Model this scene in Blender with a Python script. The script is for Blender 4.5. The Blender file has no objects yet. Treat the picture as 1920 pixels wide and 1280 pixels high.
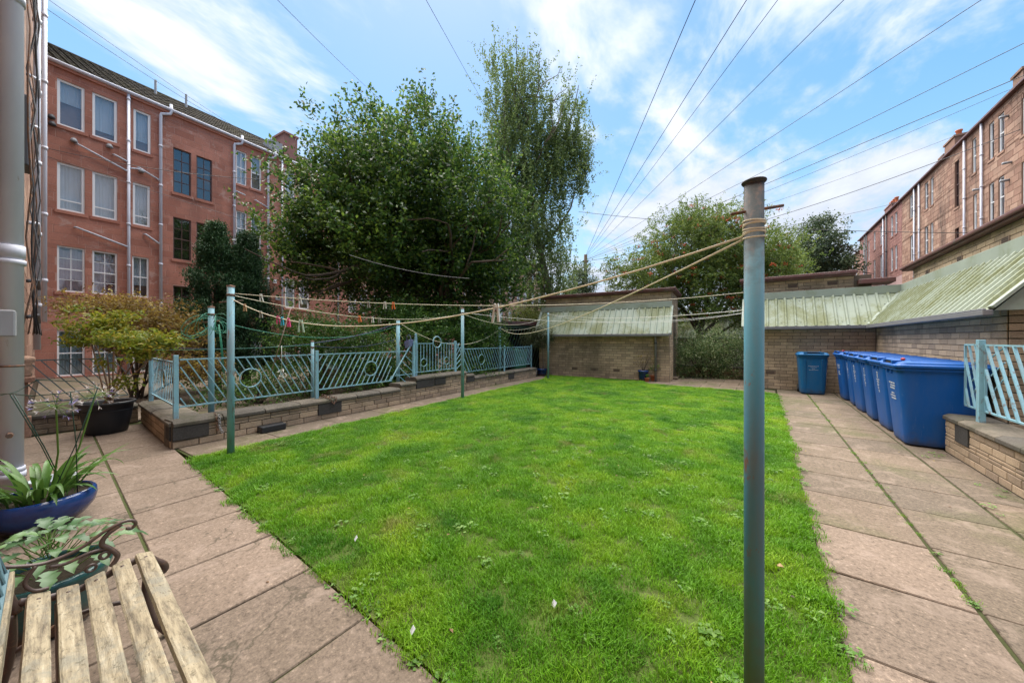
import bpy, math, random
import numpy as np
from mathutils import Vector, Matrix

random.seed(7)
RS = np.random.RandomState(11)
R = math.radians
sc = bpy.context.scene
COL = sc.collection

# ------------------------------------------------------------------ camera
cam_d = bpy.data.cameras.new('camera')
cam_d.sensor_width = 36.0
cam_d.lens = 12.0
cam_d.shift_y = -4.0 / 1920.0
cam_d.clip_start = 0.05
cam_d.clip_end = 800.0
cam = bpy.data.objects.new('camera', cam_d)
COL.objects.link(cam)
cam.location = (0, 0, 1.4)
cam.rotation_euler = (R(90), 0, R(36.4))
sc.camera = cam

# ------------------------------------------------------------------ sky and sun
SUN_EL, SUN_AZ = R(70), R(-50)          # azimuth clockwise from +Y
world = bpy.data.worlds.new('World')
sc.world = world
world.use_nodes = True
wn, wl = world.node_tree.nodes, world.node_tree.links
wn.clear()
w_out = wn.new('ShaderNodeOutputWorld')
w_bg = wn.new('ShaderNodeBackground')
w_bg.inputs['Strength'].default_value = 0.120
sky = wn.new('ShaderNodeTexSky')
sky.sky_type = 'NISHITA'
sky.sun_disc = False
sky.sun_elevation = SUN_EL
sky.sun_rotation = SUN_AZ
sky.altitude = 50
sky.air_density = 1.0
sky.dust_density = 0.6
sky.ozone_density = 1.6
tc = wn.new('ShaderNodeTexCoord')
sep = wn.new('ShaderNodeSeparateXYZ')
wl.new(tc.outputs['Generated'], sep.inputs[0])


def wmath(op, a, b=None, clamp=False):
    n = wn.new('ShaderNodeMath')
    n.operation = op
    n.use_clamp = clamp
    for i, x in enumerate((a, b)):
        if x is None:
            continue
        if isinstance(x, (int, float)):
            n.inputs[i].default_value = x
        else:
            wl.new(x, n.inputs[i])
    return n.outputs[0]


zc = wmath('ADD', wmath('MAXIMUM', sep.outputs[2], 0.0), 0.10)
cx = wmath('DIVIDE', sep.outputs[0], zc)
cy = wmath('DIVIDE', sep.outputs[1], zc)
comb = wn.new('ShaderNodeCombineXYZ')
wl.new(cx, comb.inputs[0])
wl.new(cy, comb.inputs[1])
mp = wn.new('ShaderNodeMapping')
mp.inputs['Location'].default_value = (3.1, 1.7, 0.0)
mp.inputs['Rotation'].default_value = (0, 0, R(28))
mp.inputs['Scale'].default_value = (1.45, 0.85, 1.0)
wl.new(comb.outputs[0], mp.inputs[0])


def wnoise(scale, detail, rough, dist, vec):
    n = wn.new('ShaderNodeTexNoise')
    n.inputs['Scale'].default_value = scale
    n.inputs['Detail'].default_value = detail
    n.inputs['Roughness'].default_value = rough
    n.inputs['Distortion'].default_value = dist
    wl.new(vec, n.inputs['Vector'])
    return n.outputs['Fac']


n1 = wnoise(0.75, 7.0, 0.55, 0.25, mp.outputs[0])
n2 = wnoise(2.6, 6.0, 0.6, 0.3, mp.outputs[0])
cl = wmath('ADD', n1, wmath('MULTIPLY', wmath('SUBTRACT', n2, 0.5), 0.50))
low = wmath('MULTIPLY', wmath('POWER', wmath('SUBTRACT', 1.0, wmath('MAXIMUM', sep.outputs[2], 0.0), True), 3.0), 0.22)
cl = wmath('ADD', cl, low)
cr = wn.new('ShaderNodeValToRGB')
cr.color_ramp.interpolation = 'EASE'
cr.color_ramp.elements[0].position = 0.465
cr.color_ramp.elements[0].color = (0, 0, 0, 1)
cr.color_ramp.elements[1].position = 0.66
cr.color_ramp.elements[1].color = (1, 1, 1, 1)
wl.new(cl, cr.inputs[0])
# cloud colour: bright where dense and high, grey-mauve low down
ccol = wn.new('ShaderNodeValToRGB')
ccol.color_ramp.elements[0].position = 0.10
ccol.color_ramp.elements[0].color = (1.7, 1.85, 2.25, 1)
ccol.color_ramp.elements[1].position = 0.60
ccol.color_ramp.elements[1].color = (3.1, 3.15, 3.3, 1)
wl.new(wmath('ADD', sep.outputs[2], wmath('MULTIPLY', wmath('SUBTRACT', n2, 0.5), 0.7)), ccol.inputs[0])
hs = wn.new('ShaderNodeHueSaturation')
hs.inputs['Saturation'].default_value = 1.55
hs.inputs['Value'].default_value = 1.22
# soften the glare round the sun: c / (1 + k c)
vm1 = wn.new('ShaderNodeVectorMath')
vm1.operation = 'MULTIPLY_ADD'
vm1.inputs[1].default_value = (.20, .20, .20)
vm1.inputs[2].default_value = (1, 1, 1)
wl.new(sky.outputs[0], vm1.inputs[0])
vm2 = wn.new('ShaderNodeVectorMath')
vm2.operation = 'DIVIDE'
wl.new(sky.outputs[0], vm2.inputs[0])
wl.new(vm1.outputs[0], vm2.inputs[1])
wl.new(vm2.outputs[0], hs.inputs['Color'])
mixc = wn.new('ShaderNodeMix')
mixc.data_type = 'RGBA'
wl.new(wmath('MULTIPLY', cr.outputs[0], 0.9), mixc.inputs[0])
wl.new(hs.outputs[0], mixc.inputs[6])
wl.new(ccol.outputs[0], mixc.inputs[7])
wl.new(mixc.outputs[2], w_bg.inputs['Color'])
wl.new(w_bg.outputs[0], w_out.inputs[0])

sun_d = bpy.data.lights.new('sun', 'SUN')
sun_d.energy = 3.7
sun_d.angle = R(84)      # the whole bright cloud veil lights the yard
sun_d.color = (1.0, 0.93, 0.84)
sun = bpy.data.objects.new('sun', sun_d)
COL.objects.link(sun)
sdir = Vector((math.sin(SUN_AZ) * math.cos(SUN_EL), math.cos(SUN_AZ) * math.cos(SUN_EL), math.sin(SUN_EL)))
sun.rotation_euler = sdir.to_track_quat('Z', 'Y').to_euler()
sun.location = (0, 0, 30)

sc.view_settings.view_transform = 'Standard'
sc.view_settings.look = 'None'
sc.view_settings.gamma = 1.0
sc.view_settings.use_curve_mapping = False
sc.view_settings.exposure = 1.66
sc.render.engine = 'CYCLES'
sc.cycles.max_bounces = 6
sc.cycles.transparent_max_bounces = 12
sc.cycles.use_denoising = True

# ------------------------------------------------------------------ helpers
TH = R(36.4)
CT, ST = math.cos(TH), math.sin(TH)


def P(u, v, d):
    """Place of something seen at photo position (u, v) of 1920x1280, d metres deep."""
    k = (u - 960.0) / 640.0
    return ((-ST + k * CT) * d, (CT + k * ST) * d, 1.4 - (v - 636.0) * d / 640.0)


def put(o, label=None, cat=None, group=None, kind=None):
    if label:
        o['label'] = label
    if cat:
        o['category'] = cat
    if group:
        o['group'] = group
    if kind:
        o['kind'] = kind
    return o


def thing(name, label, cat, loc=(0, 0, 0), rz=0.0, group=None):
    o = bpy.data.objects.new(name, None)
    o.empty_display_size = 0.1
    o.location = loc
    o.rotation_euler = (0, 0, rz)
    COL.objects.link(o)
    return put(o, label, cat, group)


def origin_of(o):
    p = Vector((0, 0, 0))
    while o is not None:
        p += o.location
        o = o.parent
    return p


class MB:
    def __init__(self):
        self.v, self.f = [], []

    def add(self, vs, fs):
        b = len(self.v)
        self.v.extend([tuple(x) for x in vs])
        self.f.extend([tuple(i + b for i in f) for f in fs])

    def box(self, x0, x1, y0, y1, z0, z1):
        self.add([(x0, y0, z0), (x1, y0, z0), (x1, y1, z0), (x0, y1, z0), (x0, y0, z1), (x1, y0, z1), (x1, y1, z1), (x0, y1, z1)],
                 [(0, 3, 2, 1), (4, 5, 6, 7), (0, 1, 5, 4), (1, 2, 6, 5), (2, 3, 7, 6), (3, 0, 4, 7)])
        return self

    def fbox(self, F, a0, a1, b0, b1, z0, z1):
        """box in a wall frame: a along the wall, b outwards, z up"""
        vs = [F(a, b, z) for z in (z0, z1) for a, b in ((a0, b0), (a1, b0), (a1, b1), (a0, b1))]
        self.add(vs, [(0, 1, 2, 3), (4, 7, 6, 5), (0, 4, 5, 1), (1, 5, 6, 2), (2, 6, 7, 3), (3, 7, 4, 0)])
        return self

    def curve(self, pts, r, n=8, cap=True, flat=1.0, sub=5):
        pts = [Vector(p) for p in pts]
        q = []
        for i in range(len(pts) - 1):
            p0, p1, p2, p3 = pts[max(i - 1, 0)], pts[i], pts[i + 1], pts[min(i + 2, len(pts) - 1)]
            for k in range(sub):
                t = k / sub
                q.append(.5 * ((2 * p1) + (p2 - p0) * t + (2 * p0 - 5 * p1 + 4 * p2 - p3) * t * t + (3 * p1 - p0 - 3 * p2 + p3) * t ** 3))
        q.append(pts[-1])
        return self.tube(q, r, n, cap, flat)

    def tube(self, pts, r, n=8, cap=True, flat=1.0):
        pts = [Vector(p) for p in pts]
        if not isinstance(r, (list, tuple)):
            r = [r] * len(pts)
        b = len(self.v)
        up = None
        for i, p in enumerate(pts):
            t = (pts[min(i + 1, len(pts) - 1)] - pts[max(i - 1, 0)])
            if t.length < 1e-9:
                t = Vector((0, 0, 1))
            t.normalize()
            if up is None:
                up = Vector((0, 0, 1)) if abs(t.z) < 0.9 else Vector((1, 0, 0))
            s = t.cross(up)
            if s.length < 1e-6:
                s = t.orthogonal()
            s.normalize()
            up = s.cross(t).normalized()
            for k in range(n):
                a = 2 * math.pi * k / n
                self.v.append(tuple(p + s * (math.cos(a) * r[i]) + up * (math.sin(a) * r[i] * flat)))
        for i in range(len(pts) - 1):
            for k in range(n):
                k2 = (k + 1) % n
                self.f.append((b + i * n + k, b + i * n + k2, b + (i + 1) * n + k2, b + (i + 1) * n + k))
        if cap:
            self.f.append(tuple(b + k for k in reversed(range(n))))
            e = b + (len(pts) - 1) * n
            self.f.append(tuple(e + k for k in range(n)))
        return self

    def bar(self, p, q, w, h=None):
        """square bar from p to q"""
        h = h or w
        p, q = Vector(p), Vector(q)
        t = (q - p).normalized()
        up = Vector((0, 0, 1)) if abs(t.z) < 0.95 else Vector((1, 0, 0))
        s = t.cross(up).normalized()
        up = s.cross(t).normalized()
        vs = []
        for c in (p, q):
            for a, b in ((-1, -1), (1, -1), (1, 1), (-1, 1)):
                vs.append(c + s * a * w / 2 + up * b * h / 2)
        self.add(vs, [(3, 2, 1, 0), (4, 5, 6, 7), (0, 1, 5, 4), (1, 2, 6, 5), (2, 3, 7, 6), (3, 0, 4, 7)])
        return self

    def lathe(self, prof, n=24, c=(0, 0, 0), closed=False):
        b = len(self.v)
        for r_, z in prof:
            for k in range(n):
                a = 2 * math.pi * k / n
                self.v.append((c[0] + r_ * math.cos(a), c[1] + r_ * math.sin(a), c[2] + z))
        m = len(prof)
        for i in range(m - 1):
            for k in range(n):
                k2 = (k + 1) % n
                self.f.append((b + i * n + k, b + i * n + k2, b + (i + 1) * n + k2, b + (i + 1) * n + k))
        return self

    def ring(self, c, e1, e2, rad, r, n=24, m=6):
        """torus: centre c, plane vectors e1,e2"""
        c, e1, e2 = Vector(c), Vector(e1).normalized(), Vector(e2).normalized()
        e3 = e1.cross(e2).normalized()
        b = len(self.v)
        for i in range(n):
            a = 2 * math.pi * i / n
            d = e1 * math.cos(a) + e2 * math.sin(a)
            for k in range(m):
                q = 2 * math.pi * k / m
                self.v.append(tuple(c + d * (rad + r * math.cos(q)) + e3 * (r * math.sin(q))))
        for i in range(n):
            i2 = (i + 1) % n
            for k in range(m):
                k2 = (k + 1) % m
                self.f.append((b + i * m + k, b + i2 * m + k, b + i2 * m + k2, b + i * m + k2))
        return self

    def mesh(self, name, off=(0, 0, 0), smooth=False):
        me = bpy.data.meshes.new(name)
        o = Vector(off)
        me.from_pydata([tuple(Vector(v) - o) for v in self.v], [], self.f)
        if smooth:
            me.polygons.foreach_set('use_smooth', [True] * len(me.polygons))
        me.update()
        return me

    def build(self, name, mat, parent=None, smooth=False, local=False, bevel=0.0):
        """world coordinates in; the object's origin is moved to its parent's"""
        off = (0, 0, 0) if (parent is None or local) else origin_of(parent)
        me = self.mesh(name, off, smooth)
        me.materials.append(mat)
        o = bpy.data.objects.new(name, me)
        COL.objects.link(o)
        if parent is not None:
            o.parent = parent
        if bevel:
            md = o.modifiers.new('bevel', 'BEVEL')
            md.width = bevel
            md.segments = 2
            md.limit_method = 'ANGLE'
        return o


def np_mesh(name, verts, nper, mat, parent=None, smooth=False, ngon=4):
    """verts (N*nper,3) forming N faces of nper verts each"""
    verts = np.asarray(verts, dtype=np.float32).reshape(-1, 3)
    if parent is not None:
        verts = verts - np.array(origin_of(parent), dtype=np.float32)
    nf = len(verts) // ngon
    me = bpy.data.meshes.new(name)
    me.vertices.add(len(verts))
    me.vertices.foreach_set('co', verts.ravel())
    me.loops.add(nf * ngon)
    me.loops.foreach_set('vertex_index', np.arange(nf * ngon, dtype=np.int32))
    me.polygons.add(nf)
    me.polygons.foreach_set('loop_start', np.arange(0, nf * ngon, ngon, dtype=np.int32))
    me.update(calc_edges=True)
    me.materials.append(mat)
    o = bpy.data.objects.new(name, me)
    COL.objects.link(o)
    if parent is not None:
        o.parent = parent
    return o


def copy_tree(o, parent=None):
    c = o.copy()
    COL.objects.link(c)
    if parent is not None:
        c.parent = parent
        c.matrix_parent_inverse = o.matrix_parent_inverse.copy()
    for ch in [x for x in bpy.data.objects if x.parent == o]:
        copy_tree(ch, c)
    return c


# ------------------------------------------------------------------ materials
class NT:
    def __init__(self, name):
        self.m = bpy.data.materials.new(name)
        self.m.use_nodes = True
        self.n = self.m.node_tree.nodes
        self.l = self.m.node_tree.links
        self.b = self.n['Principled BSDF']
        self.geo = self.n.new('ShaderNodeNewGeometry')
        self.pos = self.geo.outputs['Position']

    def math(self, op, a, b=None, clamp=False):
        n = self.n.new('ShaderNodeMath')
        n.operation = op
        n.use_clamp = clamp
        for i, x in enumerate((a, b)):
            if x is None:
                continue
            if isinstance(x, (int, float)):
                n.inputs[i].default_value = x
            else:
                self.l.new(x, n.inputs[i])
        return n.outputs[0]

    def noise(self, scale, detail=4.0, rough=0.55, dist=0.0, stretch=None, vec=None):
        n = self.n.new('ShaderNodeTexNoise')
        n.inputs['Scale'].default_value = scale
        n.inputs['Detail'].default_value = detail
        n.inputs['Roughness'].default_value = rough
        n.inputs['Distortion'].default_value = dist
        v = vec or self.pos
        if stretch:
            m = self.n.new('ShaderNodeMapping')
            m.inputs['Scale'].default_value = stretch
            self.l.new(v, m.inputs[0])
            v = m.outputs[0]
        self.l.new(v, n.inputs['Vector'])
        return n.outputs['Fac']

    def ramp(self, fac, stops):
        r = self.n.new('ShaderNodeValToRGB')
        els = r.color_ramp.elements
        while len(els) < len(stops):
            els.new(0.5)
        for e, (p, c) in zip(els, stops):
            e.position = p
            e.color = (c[0], c[1], c[2], 1) if hasattr(c, '__len__') else (c, c, c, 1)
        self.l.new(fac, r.inputs[0])
        return r.outputs[0]

    def mix(self, fac, a, b, mode='MIX'):
        n = self.n.new('ShaderNodeMix')
        n.data_type = 'RGBA'
        n.blend_type = mode
        for i, x in ((0, fac), (6, a), (7, b)):
            if isinstance(x, (int, float)):
                n.inputs[i].default_value = x
            elif isinstance(x, (tuple, list)):
                n.inputs[i].default_value = (x[0], x[1], x[2], 1)
            else:
                self.l.new(x, n.inputs[i])
        return n.outputs[2]

    def rnd(self):
        oi = self.n.new('ShaderNodeObjectInfo')
        return self.math('FRACT', self.math('ADD', oi.outputs['Random'], self.geo.outputs['Random Per Island']))

    def bump(self, h, strength=0.4, dist=0.01):
        n = self.n.new('ShaderNodeBump')
        n.inputs['Strength'].default_value = strength
        n.inputs['Distance'].default_value = dist
        self.l.new(h, n.inputs['Height'])
        self.l.new(n.outputs[0], self.b.inputs['Normal'])

    def done(self, col, rough=0.8, metal=0.0, spec=0.5):
        if isinstance(col, (tuple, list)):
            self.b.inputs['Base Color'].default_value = (col[0], col[1], col[2], 1)
        else:
            self.l.new(col, self.b.inputs['Base Color'])
        if isinstance(rough, (int, float)):
            self.b.inputs['Roughness'].default_value = rough
        else:
            self.l.new(rough, self.b.inputs['Roughness'])
        self.b.inputs['Metallic'].default_value = metal
        self.b.inputs['Specular IOR Level'].default_value = spec
        return self.m


def stone(name, c1, c2, c3=None, scale=3.0, var=0.5, grain=60.0, rough=0.9, bump=0.5, bd=0.006, stain=None, stain_amt=0.5, patch=None, stain_scale=0.6):
    t = NT(name)
    base = t.ramp(t.rnd(), [(0.0, c1), (0.5, c2), (1.0, c3 or c1)])
    n = t.noise(scale, 5)
    base = t.mix(t.math('MULTIPLY', t.ramp(n, [(0.35, 0.0), (0.7, 1.0)]), var), base, tuple(0.55 * x for x in c1))
    g = t.noise(grain, 4, 0.7)
    base = t.mix(0.35, base, t.ramp(g, [(0.3, 0.35), (0.5, 1.0), (0.72, 1.9)]), 'MULTIPLY')
    if stain:
        s = t.noise(stain_scale, 6, 0.65, 0.4, (1, 1, 0.35))
        base = t.mix(t.math('MULTIPLY', t.ramp(s, [(0.5, 0.0), (0.68, 1.0)]), stain_amt), base, stain)
    if patch:
        s = t.noise(1.3, 7, 0.75, 0.6, (1, 1, 1.8))
        base = t.mix(t.math('MULTIPLY', t.ramp(s, [(0.57, 0.0), (0.64, 1.0)]), 0.5), base, patch)
    if name.endswith('slab'):
        f = t.noise(38, 3, .8)
        base = t.mix(.75, base, t.ramp(f, [(.34, .45), (.47, .95), (.58, 1.05), (.70, 1.9)]), 'MULTIPLY')
        vo_ = t.n.new('ShaderNodeTexVoronoi')
        vo_.feature = 'DISTANCE_TO_EDGE'
        vo_.inputs['Scale'].default_value = 1.1
        va_ = t.n.new('ShaderNodeVectorMath')
        va_.operation = 'ADD'
        wn_ = t.n.new('ShaderNodeTexNoise')
        wn_.inputs['Scale'].default_value = 5.0
        wn_.inputs['Detail'].default_value = 5.0
        t.l.new(t.pos, wn_.inputs['Vector'])
        sc2 = t.n.new('ShaderNodeVectorMath')
        sc2.operation = 'SCALE'
        sc2.inputs['Scale'].default_value = .35
        t.l.new(wn_.outputs['Color'], sc2.inputs[0])
        t.l.new(t.pos, va_.inputs[0])
        t.l.new(sc2.outputs[0], va_.inputs[1])
        t.l.new(va_.outputs[0], vo_.inputs['Vector'])
        ck = t.math('MULTIPLY', t.ramp(vo_.outputs['Distance'], [(.0, 1.), (.009, 0.)]), t.ramp(t.noise(.55, 3), [(.52, 0.), (.56, 1.)]))
        base = t.mix(t.math('MULTIPLY', ck, .8), base, (.05, .045, .03))
        w = t.noise(4.5, 6, .7, .6)
        base = t.mix(t.math('MULTIPLY', t.ramp(w, [(.52, 0.), (.66, 1.)]), .45), base, (.30, .235, .19))
    t.bump(t.math('ADD', t.math('MULTIPLY', g, 0.4), t.noise(grain * 0.25, 4)), bump, bd)
    return t.done(base, rough, 0, 0.25)


def paint(name, c, rust=None, rough=0.45, rust_amt=(0.6, 0.68), var=0.25, scale=6.0, bump=0.1, spec=0.4, stretch=(1, 1, 0.3), dirt=None):
    t = NT(name)
    n = t.noise(scale, 5, 0.6, 0.2, stretch)
    base = t.mix(t.math('MULTIPLY', t.ramp(n, [(0.3, 0.0), (0.7, 1.0)]), var), c, tuple(min(1, x * 0.5 + 0.02) for x in c))
    if dirt:
        base = t.mix(t.ramp(t.noise(scale * 0.6, 6, 0.7, 0.3, stretch), [(0.5, 0.0), (0.72, 0.8)]), base, dirt)
    if rust:
        r = t.noise(scale * 1.7, 7, 0.7, 0.3, stretch)
        base = t.mix(t.ramp(r, [(rust_amt[0], 0.0), (rust_amt[1], 1.0)]), base, rust)
    t.bump(t.noise(scale * 12, 3), bump, 0.002)
    return t.done(base, rough, 0, spec)


def leafmat(name, c1, c2, c3, trans=0.35, rough=0.5, nscale=0.8):
    t = NT(name)
    r = t.ramp(t.rnd(), [(0.0, c1), (0.55, c2), (1.0, c3)])
    n = t.noise(nscale, 3)
    r = t.mix(t.ramp(n, [(0.35, 0.0), (0.65, 0.5)]), r, tuple(0.55 * x for x in c1))
    t.done(r, rough, 0, 0.35)
    tr = t.n.new('ShaderNodeBsdfTranslucent')
    hs_ = t.n.new('ShaderNodeHueSaturation')
    hs_.inputs['Hue'].default_value = 0.485
    hs_.inputs['Value'].default_value = 1.5
    t.l.new(r, hs_.inputs['Color'])
    t.l.new(hs_.outputs[0], tr.inputs['Color'])
    mx = t.n.new('ShaderNodeMixShader')
    mx.inputs[0].default_value = trans
    t.l.new(t.b.outputs[0], mx.inputs[1])
    t.l.new(tr.outputs[0], mx.inputs[2])
    t.l.new(mx.outputs[0], t.n['Material Output'].inputs[0])
    return t.m


def glassmat(name, tint, refl):
    t = NT(name)
    tr = t.n.new('ShaderNodeBsdfTransparent')
    tr.inputs[0].default_value = (*tint, 1)
    gl = t.n.new('ShaderNodeBsdfGlossy')
    gl.inputs['Roughness'].default_value = 0.03
    lw = t.n.new('ShaderNodeLayerWeight')
    lw.inputs[0].default_value = 0.35
    mx = t.n.new('ShaderNodeMixShader')
    t.l.new(t.math('ADD', t.math('MULTIPLY', lw.outputs['Facing'], 0.40), refl, True), mx.inputs[0])
    t.l.new(tr.outputs[0], mx.inputs[1])
    t.l.new(gl.outputs[0], mx.inputs[2])
    t.l.new(mx.outputs[0], t.n['Material Output'].inputs[0])
    return t.m


M = {}
M['red_stone'] = stone('red_sandstone', (.43, .185, .13), (.49, .22, .16), (.36, .148, .105), 1.2, .45, 55, .9, .45, .006, (.17, .085, .065), .5, (.55, .40, .35))
M['red_mortar'] = stone('red_mortar', (.50, .31, .255), (.50, .31, .255), None, 2, .3, 60)
M['buff_stone'] = stone('buff_sandstone', (.45, .295, .215), (.36, .215, .155), (.26, .145, .105), 1.6, .55, 45, .92, .6, .01, (.05, .042, .038), .9, None, .38)
M['buff_mortar'] = stone('buff_mortar', (.24, .15, .11), (.24, .15, .11), None, 2, .3, 60, stain=(.06, .05, .045), stain_amt=.6)
M['pink_stone'] = stone('pink_sandstone', (.33, .17, .145), (.28, .14, .12), (.38, .20, .165), 1.6, .4, 45, .92, .5, .01)
M['pink_mortar'] = stone('pink_mortar', (.45, .30, .28), (.45, .3, .28), None, 2, .3, 60)
M['brick'] = stone('brown_brick', (.43, .325, .225), (.35, .265, .185), (.255, .195, .145), 2.2, .5, 70, .93, .6, .006, (.05, .042, .032), .55, None, 1.1)
M['brick_shed'] = stone('shed_brick', (.52, .40, .275), (.43, .33, .225), (.31, .24, .17), 2.2, .45, 70, .93, .6, .006, (.06, .052, .04), .5, None, 1.1)
M['brick_mortar'] = stone('brick_mortar', (.15, .125, .095), (.15, .125, .095), None, 3, .5, 80, stain=(.04, .04, .03), stain_amt=.6)
M['cap'] = stone('weathered_coping_stone', (.135, .12, .10), (.10, .092, .08), (.18, .155, .12), 3.5, .7, 45, .95, .7, .01, (.045, .05, .02), .55, None, 2.2)
M['dark_block'] = stone('blackened_stone', (.055, .052, .050), (.045, .043, .042), (.07, .065, .06), 5, .5, 50, .9, .6, .008)
M['slab'] = stone('pink_concrete_slab', (.225, .172, .132), (.19, .145, .11), (.155, .122, .094), 1.5, .35, 95, .93, .55, .004, (.11, .085, .06), .5, None, 1.0)
M['slab_dirty'] = stone('weathered_concrete_slab', (.185, .142, .105), (.155, .122, .09), (.13, .105, .08), 1.4, .4, 95, .93, .55, .004, (.075, .085, .03), .75, None, .8)
M['bed'] = stone('mossy_joint', (.055, .07, .02), (.05, .055, .02), (.08, .10, .03), 8, .6, 90, .95, .6, .01)
M['soil'] = stone('dark_soil', (.06, .045, .03), (.05, .04, .028), None, 2, .6, 40, .95, .8, .02)
M['turf'] = stone('turf_base', (.075, .11, .02), (.06, .10, .02), None, 4, .5, 50, .95, .8, .02, (.13, .11, .05), .5, None, 1.6)
M['roof_tile'] = stone('mossy_concrete_tile', (.055, .046, .034), (.04, .034, .026), (.075, .06, .04), 3, .5, 40, .95, .6, .01, (.075, .07, .025), .6, None, 1.2)
M['lead'] = paint('grey_lead', (.30, .31, .33), None, .5, var=.4)
M['pipe'] = paint('pale_painted_iron_pipe', (.56, .58, .66), (.26, .14, .09), .45, (.64, .72), .35, 4.0)
M['pipe_dark'] = paint('dark_iron_pipe', (.07, .075, .085), (.12, .07, .05), .5)
M['white'] = paint('white_window_frame', (.84, .84, .84), None, .4, var=.12)
M['brown_frame'] = paint('brown_window_frame', (.11, .055, .045), None, .5)
M['glass'] = glassmat('window_glass', (.88, .90, .92), .07)
M['glass_dark'] = glassmat('dark_window_glass', (.55, .6, .62), .10)
M['blind'] = paint('pale_grey_blind', (.78, .80, .83), None, .8, var=.35, scale=.9, stretch=(1, 1, 1))
M['net'] = paint('white_net_curtain', (.80, .81, .83), None, .85, var=.3, scale=1.2, stretch=(1, 1, 1))
M['curtain_pink'] = paint('faded_pink_curtain', (.74, .56, .58), None, .9, var=.35, scale=5)
M['curtain_red'] = paint('crimson_curtain', (.22, .02, .05), None, .9)
M['curtain_teal'] = paint('pale_teal_curtain', (.50, .62, .64), None, .9, var=.5, scale=6, stretch=(3, 3, .1))
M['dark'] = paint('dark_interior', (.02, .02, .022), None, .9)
M['iron_blue'] = paint('flaking_pale_blue_paint', (.24, .47, .57), (.17, .10, .07), .5, (.56, .66), .4, 9.0, .2, .4, (1, 1, .6), (.24, .28, .28))
M['post_blue'] = paint('weathered_blue_grey_pole_paint', (.19, .40, .48), (.19, .11, .075), .5, (.59, .67), .5, 9.0, .3, .4, (1, 1, .22), (.20, .215, .22))
M['rusty'] = paint('rusty_iron', (.13, .085, .065), (.24, .11, .05), .75, (.5, .6), .5, 20.0, .5)
M['big_pole'] = None
M['line'] = paint('cream_nylon_line', (.68, .63, .47), None, .6, var=.2, scale=30)
M['line_white'] = paint('white_nylon_line', (.70, .70, .66), None, .6, var=.2, scale=30)
M['line_green'] = paint('green_plastic_cord', (.03, .24, .15), None, .5)
M['line_navy'] = paint('navy_cord', (.02, .035, .10), None, .5)
M['wire'] = paint('black_cable', (.04, .042, .048), None, .6)
M['wood_pole'] = stone('dark_timber_pole', (.09, .06, .045), (.08, .055, .04), None, 3, .4, 30)
M['fascia'] = paint('maroon_roof_fascia', (.15, .065, .06), (.10, .08, .065), .5, (.55, .65), .4, 4, .2, .4, (1, 1, 1), (.22, .17, .16))
M['gutter'] = paint('grey_plastic_gutter', (.20, .20, .215), None, .5, var=.4)
M['vent'] = paint('terracotta_air_brick', (.20, .14, .10), None, .8)
M['bin'] = None
M['bark'] = stone('dark_bark', (.10, .08, .06), (.085, .065, .05), None, 6, .5, 25, .95, .9, .03)
M['bark_birch'] = stone('birch_bark', (.22, .18, .145), (.17, .14, .11), None, 5, .6, 25, .95, .9, .02)
M['cobble'] = M['cap']


def canopy_mat():
    t = NT('mossy_pale_green_sheet')
    a = t.noise(1.1, 6, .65, .5, (1, 1, .6))
    b = t.noise(26, 5, .8, .2, (1, 1, .6))
    base = t.mix(t.ramp(a, [(.35, 0.), (.65, .55)]), (.30, .35, .285), (.215, .25, .155))
    base = t.mix(t.math('MULTIPLY', t.ramp(t.math('ADD', t.math('MULTIPLY', a, .7), t.math('MULTIPLY', b, .35)), [(.48, 0.), (.58, 1.)]), .75), base, (.15, .165, .055))
    base = t.mix(t.math('MULTIPLY', t.ramp(b, [(.62, 0.), (.72, 1.)]), .35), base, (.06, .065, .05))
    t.bump(b, .3, .003)
    return t.done(base, .6, 0, .35)


M['canopy'] = canopy_mat()
M['flash'] = paint('pale_green_flashing', (.33, .385, .33), None, .55, var=.3, scale=3, dirt=(.20, .23, .13), stretch=(1, 1, 1))


def big_pole_mat():
    t = NT('worn_blue_pole_with_rusty_head')
    n = t.noise(9, 6, .65, .3, (1, 1, .18))
    base = t.mix(t.ramp(n, [(.38, 0.), (.62, 1.)]), (.075, .235, .31), (.14, .19, .205))
    base = t.mix(t.ramp(t.noise(14, 7, .7, .4, (1, 1, .35)), [(.60, 0.), (.66, 1.)]), base, (.20, .11, .08))
    s = t.n.new('ShaderNodeSeparateXYZ')
    t.l.new(t.pos, s.inputs[0])
    hz = t.math('ADD', s.outputs[2], t.math('MULTIPLY', t.math('SUBTRACT', t.noise(22, 5), .5), .35))
    top = t.ramp(t.math('SUBTRACT', hz, 1.0), [(.60, 0.), (.78, 1.)])
    rust = t.ramp(t.noise(40, 6, .7), [(.36, (.018, .018, .02)), (.52, (.04, .028, .024)), (.66, (.11, .05, .028))])
    base = t.mix(t.math('MULTIPLY', top, .85), base, rust)
    bot = t.ramp(hz, [(.15, 1.), (.55, 0.)])
    base = t.mix(t.math('MULTIPLY', bot, .6), base, (.17, .135, .11))
    t.bump(t.noise(60, 5), .35, .002)
    return t.done(base, .6, 0, .2)


M['big_pole'] = big_pole_mat()


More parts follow.
